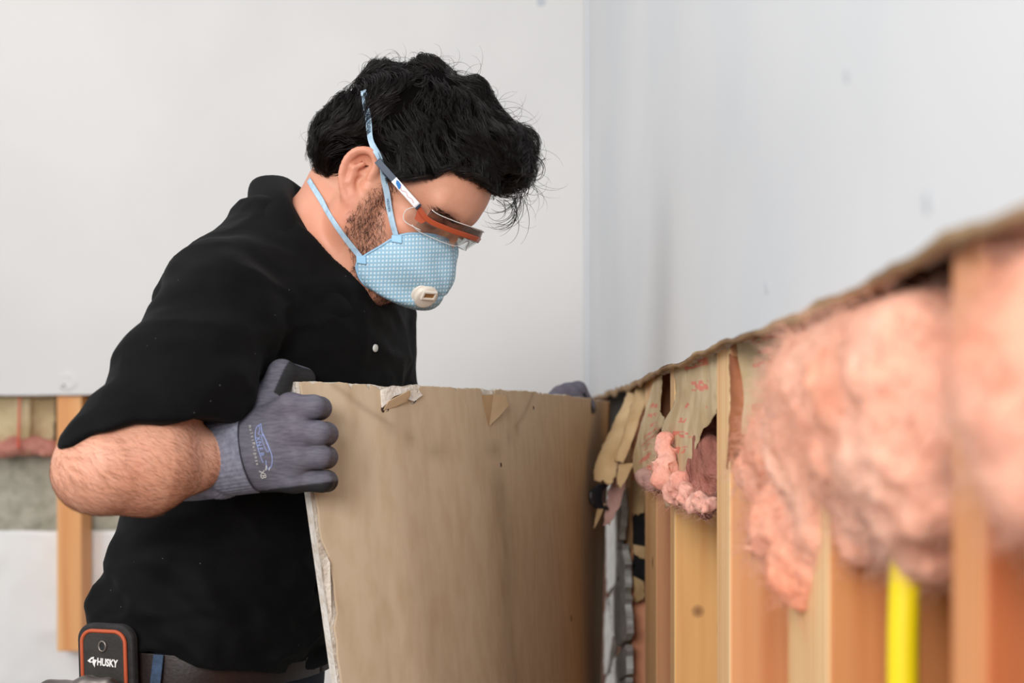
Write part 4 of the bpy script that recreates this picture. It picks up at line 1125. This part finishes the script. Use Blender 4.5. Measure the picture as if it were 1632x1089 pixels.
# ---- scraps of paper left on the far studs
def scrap(label, Lp, Rp, m, seed, base, cat='paper scrap'):
    o = sheet('paper_scrap', Lp, Rp, m, None, seed=seed, n=20, base=base, ruffle=.002)
    tag(o, label, cat, 'paper scraps on the far studs'); return o
scrap('tan paper scrap above the black paper on the narrow far stud', [P(1008, 766, 2.36), P(1009, 822, 2.36)], [P(1028, 764, 2.33), P(1027, 818, 2.33)], M_tan, 20, P(1018, 795, 2.35))
scrap('black tar paper scrap on the narrow far stud', [P(1008, 818, 2.37), P(1008, 932, 2.37)], [P(1028, 818, 2.345), P(1028, 926, 2.345)], M_black, 21, P(1018, 880, 2.36))
scrap('tan paper strip across the middle of the black paper', [P(1009, 868, 2.355), P(1010, 884, 2.355)], [P(1028, 872, 2.34), P(1028, 892, 2.34)], M_tan, 22, P(1018, 880, 2.35))
scrap('tan paper scrap hanging below the black paper', [P(1009, 918, 2.36), P(1011, 962, 2.36)], [P(1027, 928, 2.335), P(1026, 955, 2.335)], M_tan, 23, P(1018, 940, 2.35))

# ---- cracked wallboard left standing by the corner
dr = empty('wallboard_remnant', (RW, 2.6, .7), 'cracked grey strip of wallboard left upright beside the held sheet', 'wallboard')
M_grey = mat('grey_broken_gypsum', srgb(222, 222, 218), .9, srgb(194, 192, 186), 40, bump=.6, bscale=120, bdist=.003)
def chunk(pts, X, tilt=0.0, seed=0):
    out = []
    m = len(pts)
    for i in range(m):
        (x0, y0), (x1, y1) = pts[i], pts[(i + 1) % m]; k = max(2, int(abs(y1 - y0) / 9))
        for j in range(k):
            t = j / k; x = x0 + (x1 - x0) * t + rng.normal() * .7; y = y0 + (y1 - y0) * t
            out.append((x, y))
    A = [W(x, y, X + tilt * (x - 980) / 30 + .0012 * rng.normal()) for x, y in out]
    n = len(A); B = [a + np.array([WT * .9, 0.004, 0]) for a in A]
    fs = [tuple(range(n)), tuple(range(n, 2 * n))[::-1]] + [(i, n + i, n + (i + 1) % n, (i + 1) % n) for i in range(n)]
    o = obj('chunk', A + B, fs, M_grey, dr, smooth=False)
    return o
chunk([(965, 772), (990, 778), (991, 817), (987, 860), (983, 868), (986, 919), (977, 934), (968, 946), (966, 900)], .186)
chunk([(991, 868), (995, 900), (998, 983), (999, 1010), (990, 1030), (981, 1030), (980, 1010), (976, 974), (971, 953), (980, 936), (988, 922), (986, 880)], .184, .003)
chunk([(966, 953), (970, 975), (975, 1015), (972, 1040), (966, 1075), (962, 1075), (963, 1000)], .187)
chunk([(985, 1042), (998, 1028), (999, 1075), (984, 1085), (974, 1068), (978, 1052)], .186, .002)
chunk([(966, 1080), (975, 1072), (986, 1090), (997, 1080), (998, 1400), (962, 1400)], .186)
obj('backing_strip', *box_vf(RW + .009, RW + WT - .0005, 2.52, 3.45, 0, 1.20), M_sheath, dr, smooth=False)

# ---- yellow cable, back-wall batt, plastic sheet
M_yel = mat('yellow_cable_jacket', srgb(240, 214, 20), .4)
v_, f_ = tube_vf(catmull([P(1446, 860, .80), P(1441, 960, .80), P(1439, 1089, .80), P(1440, 1500, .80), P(1440, 2800, .80) + np.array([0, 0, 0])], 40), .0088, 14)
v_ = np.array(v_); v_[:, 2] = np.maximum(v_[:, 2], .042)
tag(obj('cable', v_, f_, M_yel, base=P(1440, 2000, .8)), 'thick yellow cable running down the stud bay under the pink batt', 'cable')

ib6 = empty('insulation_batt', (-1.25, 3.66, 1.2), 'kraft-faced insulation batt in the far left wall with a red printed line', 'insulation')
M_kraftb = mat('aged_kraft', srgb(216, 196, 158), .8, srgb(184, 160, 118), 8, bump=.3, bscale=40, bdist=.004)
sheet('paper_facing', [P(-40, 626, 3.63), P(-38, 690, 3.63), P(-40, 715, 3.63)], [P(48, 626, 3.625), P(47, 690, 3.625), P(46, 722, 3.625)], M_kraftb, ib6, seed=31, ruffle=.012, bow=-.01)
sheet('paper_facing', [P(47, 626, 3.62), P(47, 690, 3.62), P(45, 722, 3.62)], [P(88, 626, 3.66), P(86, 690, 3.66), P(84, 728, 3.66)], M_kraftb, ib6, seed=32, ruffle=.014, bow=.02)
sheet('printed_line', [P(30, 628, 3.605), P(27, 714, 3.605)], [P(33, 628, 3.605), P(31, 716, 3.605)], mat('red_print', srgb(214, 92, 70), .8), ib6, seed=33, ruffle=.004, jag=.0005, n=20, k=4)
fluff('pink_fringe', [(x, 716 + 7 * math.sin(x * .4) + (0 if x > 20 else -6), 3.64, (.024, .02, .020)) for x in range(-40, 90, 14)], mat('dull_pink_fibre', srgb(214, 150, 134), .95, srgb(178, 112, 98), 14, bump=1., bscale=60, bdist=.006), ib6, 35, h=.006, amp=.014, fr=40)
ib7 = empty('insulation_batt', (-.9, 3.66, 1.2), 'kraft-faced insulation batt behind the elbow, right of the far stud', 'insulation')
sheet('paper_facing', [P(147, 626, 3.66), P(147, 720, 3.66)], [P(335, 626, 3.65), P(335, 725, 3.65)], M_kraftb, ib7, seed=36, ruffle=.012)

M_plastic = mat('white_plastic_film', srgb(250, 249, 247), .25, srgb(240, 240, 240), 3, spec=.5)
nx, nz_ = 140, 90
x = np.linspace(-2.2, .17, nx); z = np.linspace(.01, .962, nz_)
XX, ZZ = np.meshgrid(x, z, indexing='ij')
q = np.stack([XX, ZZ, XX * 0], -1)
wr_ = .008 * fbm(q * np.array([6, 2, 1]), 3, 50) - .022 * np.maximum(.16 - np.abs(fbm((q + .25 * XX[..., None] * np.array([0, 1, 0])) * np.array([7, 3, 1]) + 4, 3, 52)), 0) * 2
ZZ = ZZ + (ZZ > .94) * .006 * fbm(q * 7, 3, 55)
V = np.stack([XX, 3.703 + np.clip(wr_, -.018, .008), ZZ], -1)
pf = obj('plastic_sheet', V.reshape(-1, 3), grid_faces(nx, nz_), M_plastic, base=(-1.0, 3.70, 0))
md = pf.modifiers.new('thick', 'SOLIDIFY'); md.thickness = .0006
tag(pf, 'white plastic sheet hung over the lower concrete wall behind the person', 'plastic sheet')
# ================================================================ what the worker wears and carries
def worn(Q): return np.minimum(np.minimum(head_sdf(Q), hair_sdf(Q)), cone(Q, NB, NT, .061, .056))
def drape(pts, f, off, n=40, Y0=1.4, Y1=1.9):
    C_, N_ = [], []
    for px, py in catmull(np.array(pts, float), n):
        c_, nv = on_surface(f, px, py, Y0, Y1, 500); C_.append(c_ + off * nv); N_.append(nv)
    C_ = np.array(C_); N_ = np.array(N_)
    for _ in range(6):
        C_[1:-1] = .25 * C_[:-2] + .5 * C_[1:-1] + .25 * C_[2:]; N_[1:-1] = .25 * N_[:-2] + .5 * N_[1:-1] + .25 * N_[2:]
    return C_, N_ / np.linalg.norm(N_, axis=1)[:, None]
def ribbon(name, C_, N_, w_, m, parent, thick=.001):
    t = np.gradient(C_, axis=0); s = np.cross(N_, t); s /= np.linalg.norm(s, axis=1)[:, None]
    V = np.stack([C_ + k * w_ / 2 * s for k in (-1, -.85, 0, .85, 1)], 1)
    o = obj(name, V.reshape(-1, 3), grid_faces(len(C_), 5), m, parent)
    md = o.modifiers.new('thick', 'SOLIDIFY'); md.thickness = thick; md.offset = 0
    return o
# ---- respirator
mask = empty('respirator_mask', H(.07, 0, -.055), 'light blue mesh-covered respirator mask over nose and mouth of the person', 'mask')
M_mask = mat('blue_mask_shell', srgb(158, 200, 226), .6)
nt = M_mask.node_tree; N = nt.nodes; L = nt.links; b_ = N['Principled BSDF']
uvn = N.new('ShaderNodeUVMap'); uvn.uv_map = 'UVMap'
sep = N.new('ShaderNodeSeparateXYZ'); L.new(uvn.outputs['UV'], sep.inputs[0])
def mth(op, a, b=None):
    n_ = N.new('ShaderNodeMath'); n_.operation = op
    for i, v in enumerate((a, b)):
        if v is None: continue
        if isinstance(v, (int, float)): n_.inputs[i].default_value = v
        else: L.new(v, n_.inputs[i])
    return n_.outputs[0]
sx = mth('SINE', mth('MULTIPLY', sep.outputs['X'], 2 * math.pi)); sy_ = mth('SINE', mth('MULTIPLY', sep.outputs['Y'], 2 * math.pi))
dots = mth('MULTIPLY', mth('ADD', sx, 1.0), mth('ADD', sy_, 1.0))
mr = N.new('ShaderNodeMapRange'); mr.inputs['From Min'].default_value = .45; mr.inputs['From Max'].default_value = 2.3; L.new(dots, mr.inputs['Value'])
mx = N.new('ShaderNodeMix'); mx.data_type = 'RGBA'; L.new(mr.outputs['Result'], mx.inputs['Factor'])
mx.inputs['A'].default_value = srgb(150, 191, 214); mx.inputs['B'].default_value = srgb(204, 227, 240); L.new(mx.outputs['Result'], b_.inputs['Base Color'])
bp_ = N.new('ShaderNodeBump'); bp_.inputs['Strength'].default_value = .5; bp_.inputs['Distance'].default_value = .0008; bp_.invert = True
L.new(mr.outputs['Result'], bp_.inputs['Height']); L.new(bp_.outputs['Normal'], b_.inputs['Normal'])
near = [(.094, 0, -.002), (.0945, .016, -.001), (.089, .033, -.003), (.079, .047, -.010), (.069, .057, -.019), (.0615, .062, -.030), (.055, .064, -.046), (.0415, .062, -.077), (.049, .056, -.0905), (.060, .047, -.096), (.068, .026, -.097), (.071, 0, -.097)]
base_n = catmull(near, 49)
ring = np.vstack([base_n * np.array([1, -1, 1]), (base_n[1:-1])[::-1]])        # starts at the nose, runs down the near cheek
nphi = len(ring); nth = 40
cb = np.array([.062, 0, -.053]); apex = np.array([.1270, 0, -.056])
V = np.zeros((nphi, nth, 3))
for j in range(nth):
    th = j / (nth - 1) * math.pi / 2
    rn = np.clip((ring[:, 2] + .050) / .045, 0, 1); rn = rn * rn * (3 - 2 * rn); ex = 2 / (2.0 - .70 * rn)
    a = (max(math.cos(th), 0) ** ex)[:, None]; bb = (math.sin(th) ** ex)[:, None]
    V[:, j] = cb + a * (ring - cb) + bb * (apex - cb)
# pinched nose bridge and a soft dent on the near cheek
dn = np.exp(-((V[..., 2] + .022) / .010) ** 2 - ((np.abs(V[..., 1]) - .022) / .014) ** 2); V[..., 0] -= .006 * dn
V[:, :2] += 0
flat = V.reshape(-1, 3)
# lattice coordinates measured on the shell: across and down, in cells of 3.6 mm
uv = np.stack([(flat[:, 0] * .80 + flat[:, 2] * .60 + flat[:, 1] * .55) / .0046, (flat[:, 2] * .80 - flat[:, 0] * .60 + np.abs(flat[:, 1]) * .15) / .0046], 1)
WV = T + flat @ HR
shell = obj('mask_shell', WV, grid_faces(nphi, nth, True), M_mask, mask, uv=uv)
md = shell.modifiers.new('thick', 'SOLIDIFY'); md.thickness = .0016; md.offset = -1
# rim
M_rim = mat('blue_mask_rim', srgb(150, 192, 220), .6)
loop_ = T + np.vstack([ring, ring[:1]]) @ HR
v_, f_ = tube_vf(loop_, .0014, 8, cap=False); obj('rim', v_, f_, M_rim, mask)
# exhalation valve on the front of the shell
px_ = CX + F * WV[:, 0] / WV[:, 1]; py_ = HY - F * (WV[:, 2] - CZ) / WV[:, 1]
cand = np.argsort(np.hypot(px_ - 676, py_ - 472) + (flat[:, 1] > 0) * 1000)[:1]
vc = WV[cand[0]]; lc = flat[cand[0]]
vn = nrm(np.array([.42, -.60, -.66])); vc = vc - .002 * vn
M_valve = mat('ivory_plastic', srgb(226, 216, 202), .4)
M_brownp = mat('brown_valve_flap', srgb(150, 104, 60), .6)
s_ = nrm(np.cross(vn, np.array([0, 0, 1.0]))); u_ = np.cross(s_, vn)
def lathe(name, prof, m, parent, k=40, c_=vc, hole=None):
    a = np.arange(k) * 2 * math.pi / k; V_ = []
    for r, h_ in prof: V_ += [c_ + vn * h_ + r * (math.cos(x) * s_ + math.sin(x) * u_) for x in a]
    fs = []
    for j in range(len(prof) - 1): fs += [(j * k + i, j * k + (i + 1) % k, (j + 1) * k + (i + 1) % k, (j + 1) * k + i) for i in range(k)]
    return obj(name, V_, fs, m, parent)
valve = lathe('valve', [(.0172, -.006), (.0172, .001), (.0160, .0022), (.0148, .0026), (.0146, .0056), (.0138, .0068), (.0120, .0074), (.0001, .0080)], M_valve, mask)
def rect(name, cu, cv, wu, wv, h0, h1, m, parent):
    V_ = []
    for h_ in (h0, h1):
        for a, b in ((-1, -1), (1, -1), (1, 1), (-1, 1)): V_.append(vc + vn * h_ + (cu + a * wu) * s_ + (cv + b * wv) * u_)
    return obj(name, V_, [(0, 3, 2, 1), (4, 5, 6, 7), (0, 1, 5, 4), (1, 2, 6, 5), (2, 3, 7, 6), (3, 0, 4, 7)], m, parent, smooth=False)
rect('valve_slot', .000, .0052, .0066, .0034, .0050, .0086, M_brownp, valve)
for cu, cv, wu, wv in ((0, .0098, .0092, .0013), (0, .0010, .0092, .0013), (-.0080, .0054, .0013, .0046), (.0080, .0054, .0013, .0046)):
    modifier_bevel(rect('valve_frame', cu, cv, wu, wv, .004, .0104, M_valve, valve), .0006)
# straps
M_strap = mat('blue_elastic_strap', srgb(186, 212, 230), .7, srgb(160, 190, 212), 160, bump=.3, bscale=600, bdist=.0005)
worn_all = lambda Q: np.minimum(worn(Q), body_sdf(Q))
c1, n1_ = drape([(637, 384), (622, 330), (611, 290), (601, 252), (592, 210), (586, 172), (583, 150)], worn, .0055)
t_ = np.linspace(0, 1, len(c1))
ribbon('upper_strap', c1, n1_, .0068, M_strap, mask)
c2, n2_ = drape([(577, 412), (556, 385), (535, 355), (515, 322), (503, 302), (495, 288)], worn_all, .0028)
ribbon('lower_strap', c2, n2_, .0062, M_strap, mask)
M_clip = mat('blue_strap_tab', srgb(150, 196, 226), .5)
for (px, py) in ((634, 381), (578, 415)):
    i = int(np.argmin(np.hypot(px_ - px, py_ - py) + (flat[:, 1] > 0) * 1000)); nv = nrm(WV[i] - (T + cb @ HR)) + np.array([0, -.8, 0]); nv = nrm(nv)
    s2 = nrm(np.cross(nv, [0, 0, 1.])); u2 = np.cross(s2, nv); V_ = []
    for h_ in (-.001, .0025):
        for a, b in ((-.006, -.005), (.006, -.003), (.006, .005), (-.006, .004)): V_.append(WV[i] + nv * h_ + a * s2 + b * u2)
    modifier_bevel(obj('strap_tab', V_, [(0, 3, 2, 1), (4, 5, 6, 7), (0, 1, 5, 4), (1, 2, 6, 5), (2, 3, 7, 6), (3, 0, 4, 7)], M_clip, mask, smooth=False), .001)
# printed marks along the upper strap
M_print = mat('dark_blue_print', srgb(70, 96, 126), .7)
def text(name, body, size, origin, xdir, ydir, m, parent, bold=0.0, depth=.0002, xs=1.0):
    cu = bpy.data.curves.new(name, 'FONT'); cu.body = body; cu.size = size; cu.align_x = 'CENTER'; cu.align_y = 'CENTER'; cu.offset = bold; cu.extrude = depth; cu.resolution_u = 3
    x_ = nrm(xdir); z_ = nrm(np.cross(x_, ydir)); y_ = np.cross(z_, x_)
    o = bpy.data.objects.new(name, cu); C.objects.link(o)
    M_ = Matrix(((x_[0] * xs, y_[0], z_[0], origin[0]), (x_[1] * xs, y_[1], z_[1], origin[1]), (x_[2] * xs, y_[2], z_[2], origin[2]), (0, 0, 0, 1)))
    # bake to a mesh in the parent's frame
    dg = bpy.context.evaluated_depsgraph_get(); me = bpy.data.meshes.new_from_object(o.evaluated_get(dg))
    me.transform(M_); me.transform(Matrix.Translation(-Vector(ORG[parent.name]))); me.name = name
    bpy.data.objects.remove(o)
    me.materials.clear(); me.materials.append(m)
    o2 = bpy.data.objects.new(name, me); C.objects.link(o2); o2.parent = parent; ORG[o2.name] = ORG[parent.name]
    return o2
bpy.context.view_layer.update()
def strip_text(body, i, size):
    tdir = c1[i + 1] - c1[i - 1]; text('strap_print', body, size, c1[i] + .0022 * n1_[i], -tdir if tdir[2] > 0 else tdir, np.cross(n1_[i], -tdir if tdir[2] > 0 else tdir), M_print, mask)
strip_text('1 X X 0 X', 28, .0052); strip_text('MOLDEX', 7, .0036)

# ---- safety glasses
gl = empty('safety_glasses', H(.09, 0, .01), 'clear safety glasses with rust-red brow bar and white sticker on the arm', 'glasses')
M_rust = mat('rust_red_plastic', srgb(176, 78, 46), .35, spec=.5)
M_armg = mat('dark_blue_grey_plastic', srgb(58, 72, 90), .4)
M_white = mat('white_sticker', srgb(240, 242, 246), .5)
M_blue = mat('blue_print', srgb(30, 120, 196), .5); M_redp = mat('red_print_line', srgb(226, 150, 150), .5)
M_lens = bpy.data.materials.new('clear_lens'); M_lens.use_nodes = True
nt = M_lens.node_tree; N = nt.nodes; L = nt.links; N.remove(N['Principled BSDF'])
tr_ = N.new('ShaderNodeBsdfTransparent'); tr_.inputs['Color'].default_value = (.93, .95, .95, 1); gs = N.new('ShaderNodeBsdfGlossy'); gs.inputs['Roughness'].default_value = .05
fr = N.new('ShaderNodeFresnel'); fr.inputs['IOR'].default_value = 1.5; ms = N.new('ShaderNodeMixShader'); fm = N.new('ShaderNodeMath'); fm.operation = 'MULTIPLY'; fm.inputs[1].default_value = .35
L.new(fr.outputs[0], fm.inputs[0]); L.new(fm.outputs[0], ms.inputs[0]); L.new(tr_.outputs[0], ms.inputs[1]); L.new(gs.outputs[0], ms.inputs[2]); L.new(ms.outputs[0], N['Material Output'].inputs['Surface'])
half = [(.118, 0, .0195), (.113, -.024, .0172), (.100, -.046, .0125), (.082, -.0625, .0088), (.066, -.0715, .0140)]
bar = catmull(half, 40)
full = np.vstack([bar[::-1] , (bar[1:] * np.array([1, -1, 1]))])
def strip3(name, line, up0, up1, m, thick, parent, out0=0.0, out1=0.0):
    t = np.gradient(line, axis=0); o_ = np.stack([t[:, 1], -t[:, 0], t[:, 2] * 0], 1); o_ /= np.linalg.norm(o_, axis=1)[:, None]
    sg = np.sign((o_ * (line - np.array([.03, 0, 0]))).sum(1))[:, None]; o_ = o_ * sg
    ks = np.linspace(0, 1, 8); V_ = []
    for k in ks:
        u__ = up0 + (up1 - up0) * k
        q = line + o_ * (out0 + (out1 - out0) * k); q = q.copy(); q[:, 2] += u__; V_.append(q)
    V_ = np.stack(V_, 1).reshape(-1, 3)
    o = obj(name, T + V_ @ HR, grid_faces(len(line), 8), m, parent)
    md = o.modifiers.new('thick', 'SOLIDIFY'); md.thickness = thick; md.offset = 0
    return o
nb_ = len(full); wv = np.abs(np.linspace(-1, 1, nb_))
bb = strip3('brow_bar', full, -.0032, .0026, M_rust, .0040, gl)
lens_d = -.026 + .010 * (1 - wv) ** 0.5
strip3('lens', full[6:-6], -.003, (-.020 + .004 * wv[6:-6] + .012 * np.exp(-((wv[6:-6]) / .12) ** 2)), M_lens, .0018, gl, 0, -.006)
M_tint = M_lens.copy(); M_tint.name = 'tinted_flange'  # clear flange darkened: refraction and the brow behind put into its tint
[n_ for n_ in M_tint.node_tree.nodes if n_.type == 'BSDF_TRANSPARENT'][0].inputs['Color'].default_value = (.55, .48, .44, 1)
strip3('upper_flange', full[8:-8], .0026, .0105, M_tint, .0016, gl, 0, -.002)
# pale tubes along the clear edges, their glint put into the colour
M_edge = mat('pale_edge_glint', srgb(226, 222, 218), .15)
M_flange_dk = mat('dark_flange', srgb(84, 68, 60), .25)
fe = full[8:-8].copy(); fe[:, 2] += .0108
v_, f_ = tube_vf(T + fe @ HR, .0005, 6); obj('flange_edge', v_, f_, M_edge, gl)
le = full[6:-6].copy(); le[:, 2] += (-.020 + .004 * wv[6:-6] + .012 * np.exp(-((wv[6:-6]) / .12) ** 2)); le[:, 0] -= .005
v_, f_ = tube_vf(T + le @ HR, .0005, 6); obj('lens_edge', v_, f_, M_edge, gl)
for sg in (-1, 1):
    sh = np.array([(.066, .0715, .0140), (.058, .073, .003), (.062, .070, -.008), (.082, .0635, -.006), (.084, .0625, .0088)]) * np.array([1, sg, 1])
    ob = obj('side_shield', T + sh @ HR, [(0, 1, 2, 3, 4)], M_lens, gl, smooth=False); md = ob.modifiers.new('thick', 'SOLIDIFY'); md.thickness = .0014
    v_, f_ = tube_vf(T + catmull(sh[:4], 24) @ HR, .0005, 6); obj('shield_edge', v_, f_, M_edge, gl)
    tab = np.array([(.068, .0712, .0105), (.071, .0700, .0005), (.079, .0665, .0005), (.0815, .0640, .0065)]) * np.array([1, sg, 1])
    ob = obj('hinge_block', T + tab @ HR, [(0, 1, 2, 3)], M_rust, gl, smooth=False); md = ob.modifiers.new('thick', 'SOLIDIFY'); md.thickness = .003
ca_, na_ = drape([(603, 258), (618, 275), (632, 291), (648, 308), (662, 323), (672, 333)], worn, .0035, n=30, Y1=1.75)
def at_l(px, py, l):
    o_ = np.array([0, 0, CZ]); d_ = P(px, py, 1.0) - o_; Y = (l - (o_ - T) @ HL) / (d_ @ HL); return o_ + d_ * Y
ln_ = catmull(np.array([(601, 256, -.0935), (634, 293, -.0860), (668, 331, -.0735)]), 30)
ca_ = np.array([at_l(x, y, l) for x, y, l in ln_]); na_ = np.tile(-HL + .12 * HF, (30, 1)); na_ /= np.linalg.norm(na_[0])
ta = ribbon('temple_arm', ca_, na_, .0074, M_armg, gl, .0022)
st = ribbon('sticker', ca_[12:29] + na_[12:29] * .0013, na_[12:29], .0076, M_white, ta, .0004)
def on_arm(i, lat): 
    t = nrm(ca_[min(i + 1, 29)] - ca_[i - 1]); s = nrm(np.cross(na_[i], t)); return ca_[i] + na_[i] * .0018 + lat * s
lp = [on_arm(13, .002), on_arm(14, .003), on_arm(16, .0022), on_arm(17, -.001), on_arm(17, -.0028), on_arm(16, -.0026), on_arm(14, -.001)]
ob = obj('logo', lp, [tuple(range(7))], M_blue, ta, smooth=False); md = ob.modifiers.new('thick', 'SOLIDIFY'); md.thickness = .0003
v_, f_ = tube_vf(catmull([on_arm(16, .002), on_arm(18, -.0015), on_arm(20, .001), on_arm(22, -.001), on_arm(24, .0005), on_arm(26, -.001)], 30), .00028, 5); obj('printed_line', v_, f_, M_redp, ta)
mir = lambda Q: T + ((Q - T) @ HR.T * np.array([1, -1, 1])) @ HR
ribbon('temple_arm', mir(ca_), mir(na_ + T) - T, .0074, M_armg, gl, .0022)

# ---- printing on the glove's back
M_gprint = mat('white_glove_print', srgb(206, 204, 200), .7); M_gblue = mat('blue_glove_print', srgb(150, 166, 216), .7)
def gpt(px, py):
    c_, nv = on_surface(gRf, px, py, 1.38, 1.56, 500); return c_ + .0004 * nv, nv
def gline(name, pts, r, m, n=40, closed=False):
    if closed: pts = list(pts) + [pts[0]]
    q = np.array([gpt(x, y)[0] for x, y in catmull(np.array(pts, float), n)])
    v_, f_ = tube_vf(q, r, 5); return obj(name, v_, f_, m, gR)
gline('logo', [(416, 676), (409, 682), (407, 694), (409, 706), (413, 720), (417, 732), (420, 738)], .00045, M_gblue)
gline('logo', [(416, 676), (418, 690), (424, 702), (430, 716), (434, 730), (433, 742), (428, 748), (425, 742), (424, 734)], .00055, M_gblue)
gline('logo', [(420, 692), (425, 706), (429, 716), (426, 720), (420, 708), (417, 696)], .0004, M_gblue, closed=True)
gline('logo', [(413, 678), (414, 686), (412, 692), (416, 694)], .0004, M_gblue, 20)
gline('logo', [(425, 742), (424, 750)], .0007, M_gprint, 8); gline('logo', [(430, 745), (429, 750)], .0006, M_gprint, 8)
def gtext(body, p0, p1, size, m):
    a, na = gpt(*p0); b, nb__ = gpt(*p1); xd = b - a; nn = nrm(na + nb__)
    text('lettering', body, size, (a + b) / 2 + .0008 * nn, xd, np.cross(nn, xd), m, gR)
# the words run down the hand, letter by letter so that they follow the cloth
def gword(body, p0, p1, size, m):
    n_ = len(body)
    for i, ch in enumerate(body):
        if ch == ' ': continue
        f0, f1 = (i + .1) / n_, (i + .9) / n_
        a = (p0[0] + (p1[0] - p0[0]) * f0, p0[1] + (p1[1] - p0[1]) * f0); b = (p0[0] + (p1[0] - p0[0]) * f1, p0[1] + (p1[1] - p0[1]) * f1)
        gtext(ch, a, b, size, m)
gword('multiPurpose', (399, 678), (411, 742), .0044, M_gprint)
gword('XNFB', (411, 696), (418, 728), .0066, M_gblue)
gword('XB', (417, 750), (421, 762), .0085, M_gprint)

# ---- tool pouch on the belt, hammer in it
po_c = P(166, 1045, 1.545); pn = nrm(np.array([-.30, -.95, 0.0])); pu = np.array([0, 0, 1.0]); ps = nrm(np.cross(pu, -pn)) * 1.0
ps = np.array([-pn[1], pn[0], 0]); ps = ps if ps[0] > 0 else -ps
K = 1.545 / F
def pp(dx, dy, h_=0.0):
    """a point on the pouch: pixels right and down from (168, 1045), h metres proud"""
    return po_c + ps * dx * K * 1.04 + np.array([0, 0, -dy * K]) + pn * h_
pouch = empty('tool_pouch', pp(0, 250), 'black tool pouch with orange piping and white lettering on the belt at bottom left', 'tool pouch')
M_fab = mat('black_webbing', srgb(34, 32, 33), .85, srgb(46, 44, 45), 160, bump=.5, bscale=500, bdist=.0008)
M_leat = mat('black_panel', srgb(38, 34, 32), .6, srgb(50, 46, 42), 40, bump=.2, bscale=300)
M_orange = mat('orange_piping', srgb(186, 84, 48), .6)
M_steel = mat('worn_steel', srgb(150, 142, 136), .38, srgb(110, 102, 98), 14, metal=.9, bump=.2, bscale=60)
def rr_outline(w2, top, bot, r, n=8, skew=0.0):
    pts = []
    for (cx, cy, a0) in ((w2 - r, top + r, 0), (-w2 + r, top + r, 90)):
        for i in range(n + 1):
            a = math.radians(a0 + 90 * i / n); pts.append((cx + r * math.cos(a), cy - r * math.sin(a)))
    pts += [(-w2 + 3, bot), (w2 + 3, bot)]
    return [(x + skew * (y - top), y) for x, y in pts]
def slab(name, outline, h0, h1, m, parent, bev=.002):
    n_ = len(outline); V_ = [pp(x, y, h0) for x, y in outline] + [pp(x, y, h1) for x, y in outline]
    fs = [tuple(range(n_))[::-1], tuple(range(n_, 2 * n_))] + [(i, (i + 1) % n_, n_ + (i + 1) % n_, n_ + i) for i in range(n_)]
    return modifier_bevel(obj(name, V_, fs, m, parent, smooth=False), bev)
slab('backing', rr_outline(49, -50, 250, 26, skew=.02), -.012, .000, M_fab, pouch, .003)
front = slab('front_panel', rr_outline(35, -36, 245, 16, skew=.02), .0, .003, M_leat, pouch, .001)
line = rr_outline(38, -39, 245, 19, 10, .02)
v_, f_ = tube_vf(np.array([pp(x, y, .002) for x, y in [line[-1]] + line[:-1]]), .0022, 8); obj('piping', v_, f_, M_orange, pouch)
a = np.linspace(0, 2 * math.pi, 25); v_, f_ = tube_vf(np.array([pp(0 + 6 * math.cos(x), -15 + 8 * math.sin(x), .0035) for x in a]), .0013, 8, cap=False); obj('eyelet', v_, f_, M_steel, pouch)
ob = obj('eyelet_hole', [pp(5 * math.cos(x), -15 + 7 * math.sin(x), .0034) for x in a[:-1]], [tuple(range(24))], M_black, pouch, smooth=False)
M_let = mat('white_lettering', srgb(232, 230, 226), .6)
text('lettering', 'HUSKY', 16 * K, pp(8.5, 11, .0034), ps + np.array([0, 0, -.05]), pu, M_let, front, bold=.0004, xs=.74)
dog = [(-26, 9), (-19, 3), (-14, 2), (-15, 6), (-9, 7), (-12, 12), (-13, 19), (-16, 14), (-17, 11), (-21, 12)]
ob = obj('emblem', [pp(x, y, .0036) for x, y in dog], [tuple(range(len(dog)))], M_let, front, smooth=False); md = ob.modifiers.new('thick', 'SOLIDIFY'); md.thickness = .0004
ob = obj('emblem_shade', [pp(x, y, .0042) for x, y in [(-20, 7), (-16, 5), (-17, 9), (-20, 10)]], [(0, 1, 2, 3)], M_leat, front, smooth=False)

ham = empty('claw_hammer', pp(-10, 260, .03), 'steel claw hammer head at the bottom edge below the pouch lettering', 'hammer')
hc = pp(-14, 45, .026)
ax_ = ps
def hp(a, b, c_): return hc + ax_ * a + np.array([0, 0, b]) + pn * c_
fh = lambda Q: smin(smin(smin(cone(Q, hp(-.040, -.008, 0), hp(-.022, -.006, 0), .0145, .0125), cone(Q, hp(-.022, -.006, 0), hp(.004, -.004, 0), .010, .013), .006),
                         ell(Q, hp(.006, -.004, 0), (.017, .015, .017)), .006), chain(Q, [hp(.010, .000, 0), hp(.032, .002, 0), hp(.052, -.008, 0), hp(.066, -.026, 0)], [.012, .009, .006, .003], .006), .004)
V, fc = sdf_mesh(fh, hc - .09, hc + .09, .0024)
obj('hammer_head', V, fc, M_steel, ham)
v_, f_ = tube_vf(np.array([hp(.006, 0 - t, 0) for t in np.linspace(0, .30, 14)]), np.array([.010, .010, .010, .011, .011, .012, .013, .014, .0145, .015, .015, .0155, .016, .014]), 14); obj('handle', v_, f_, M_orange, ham)
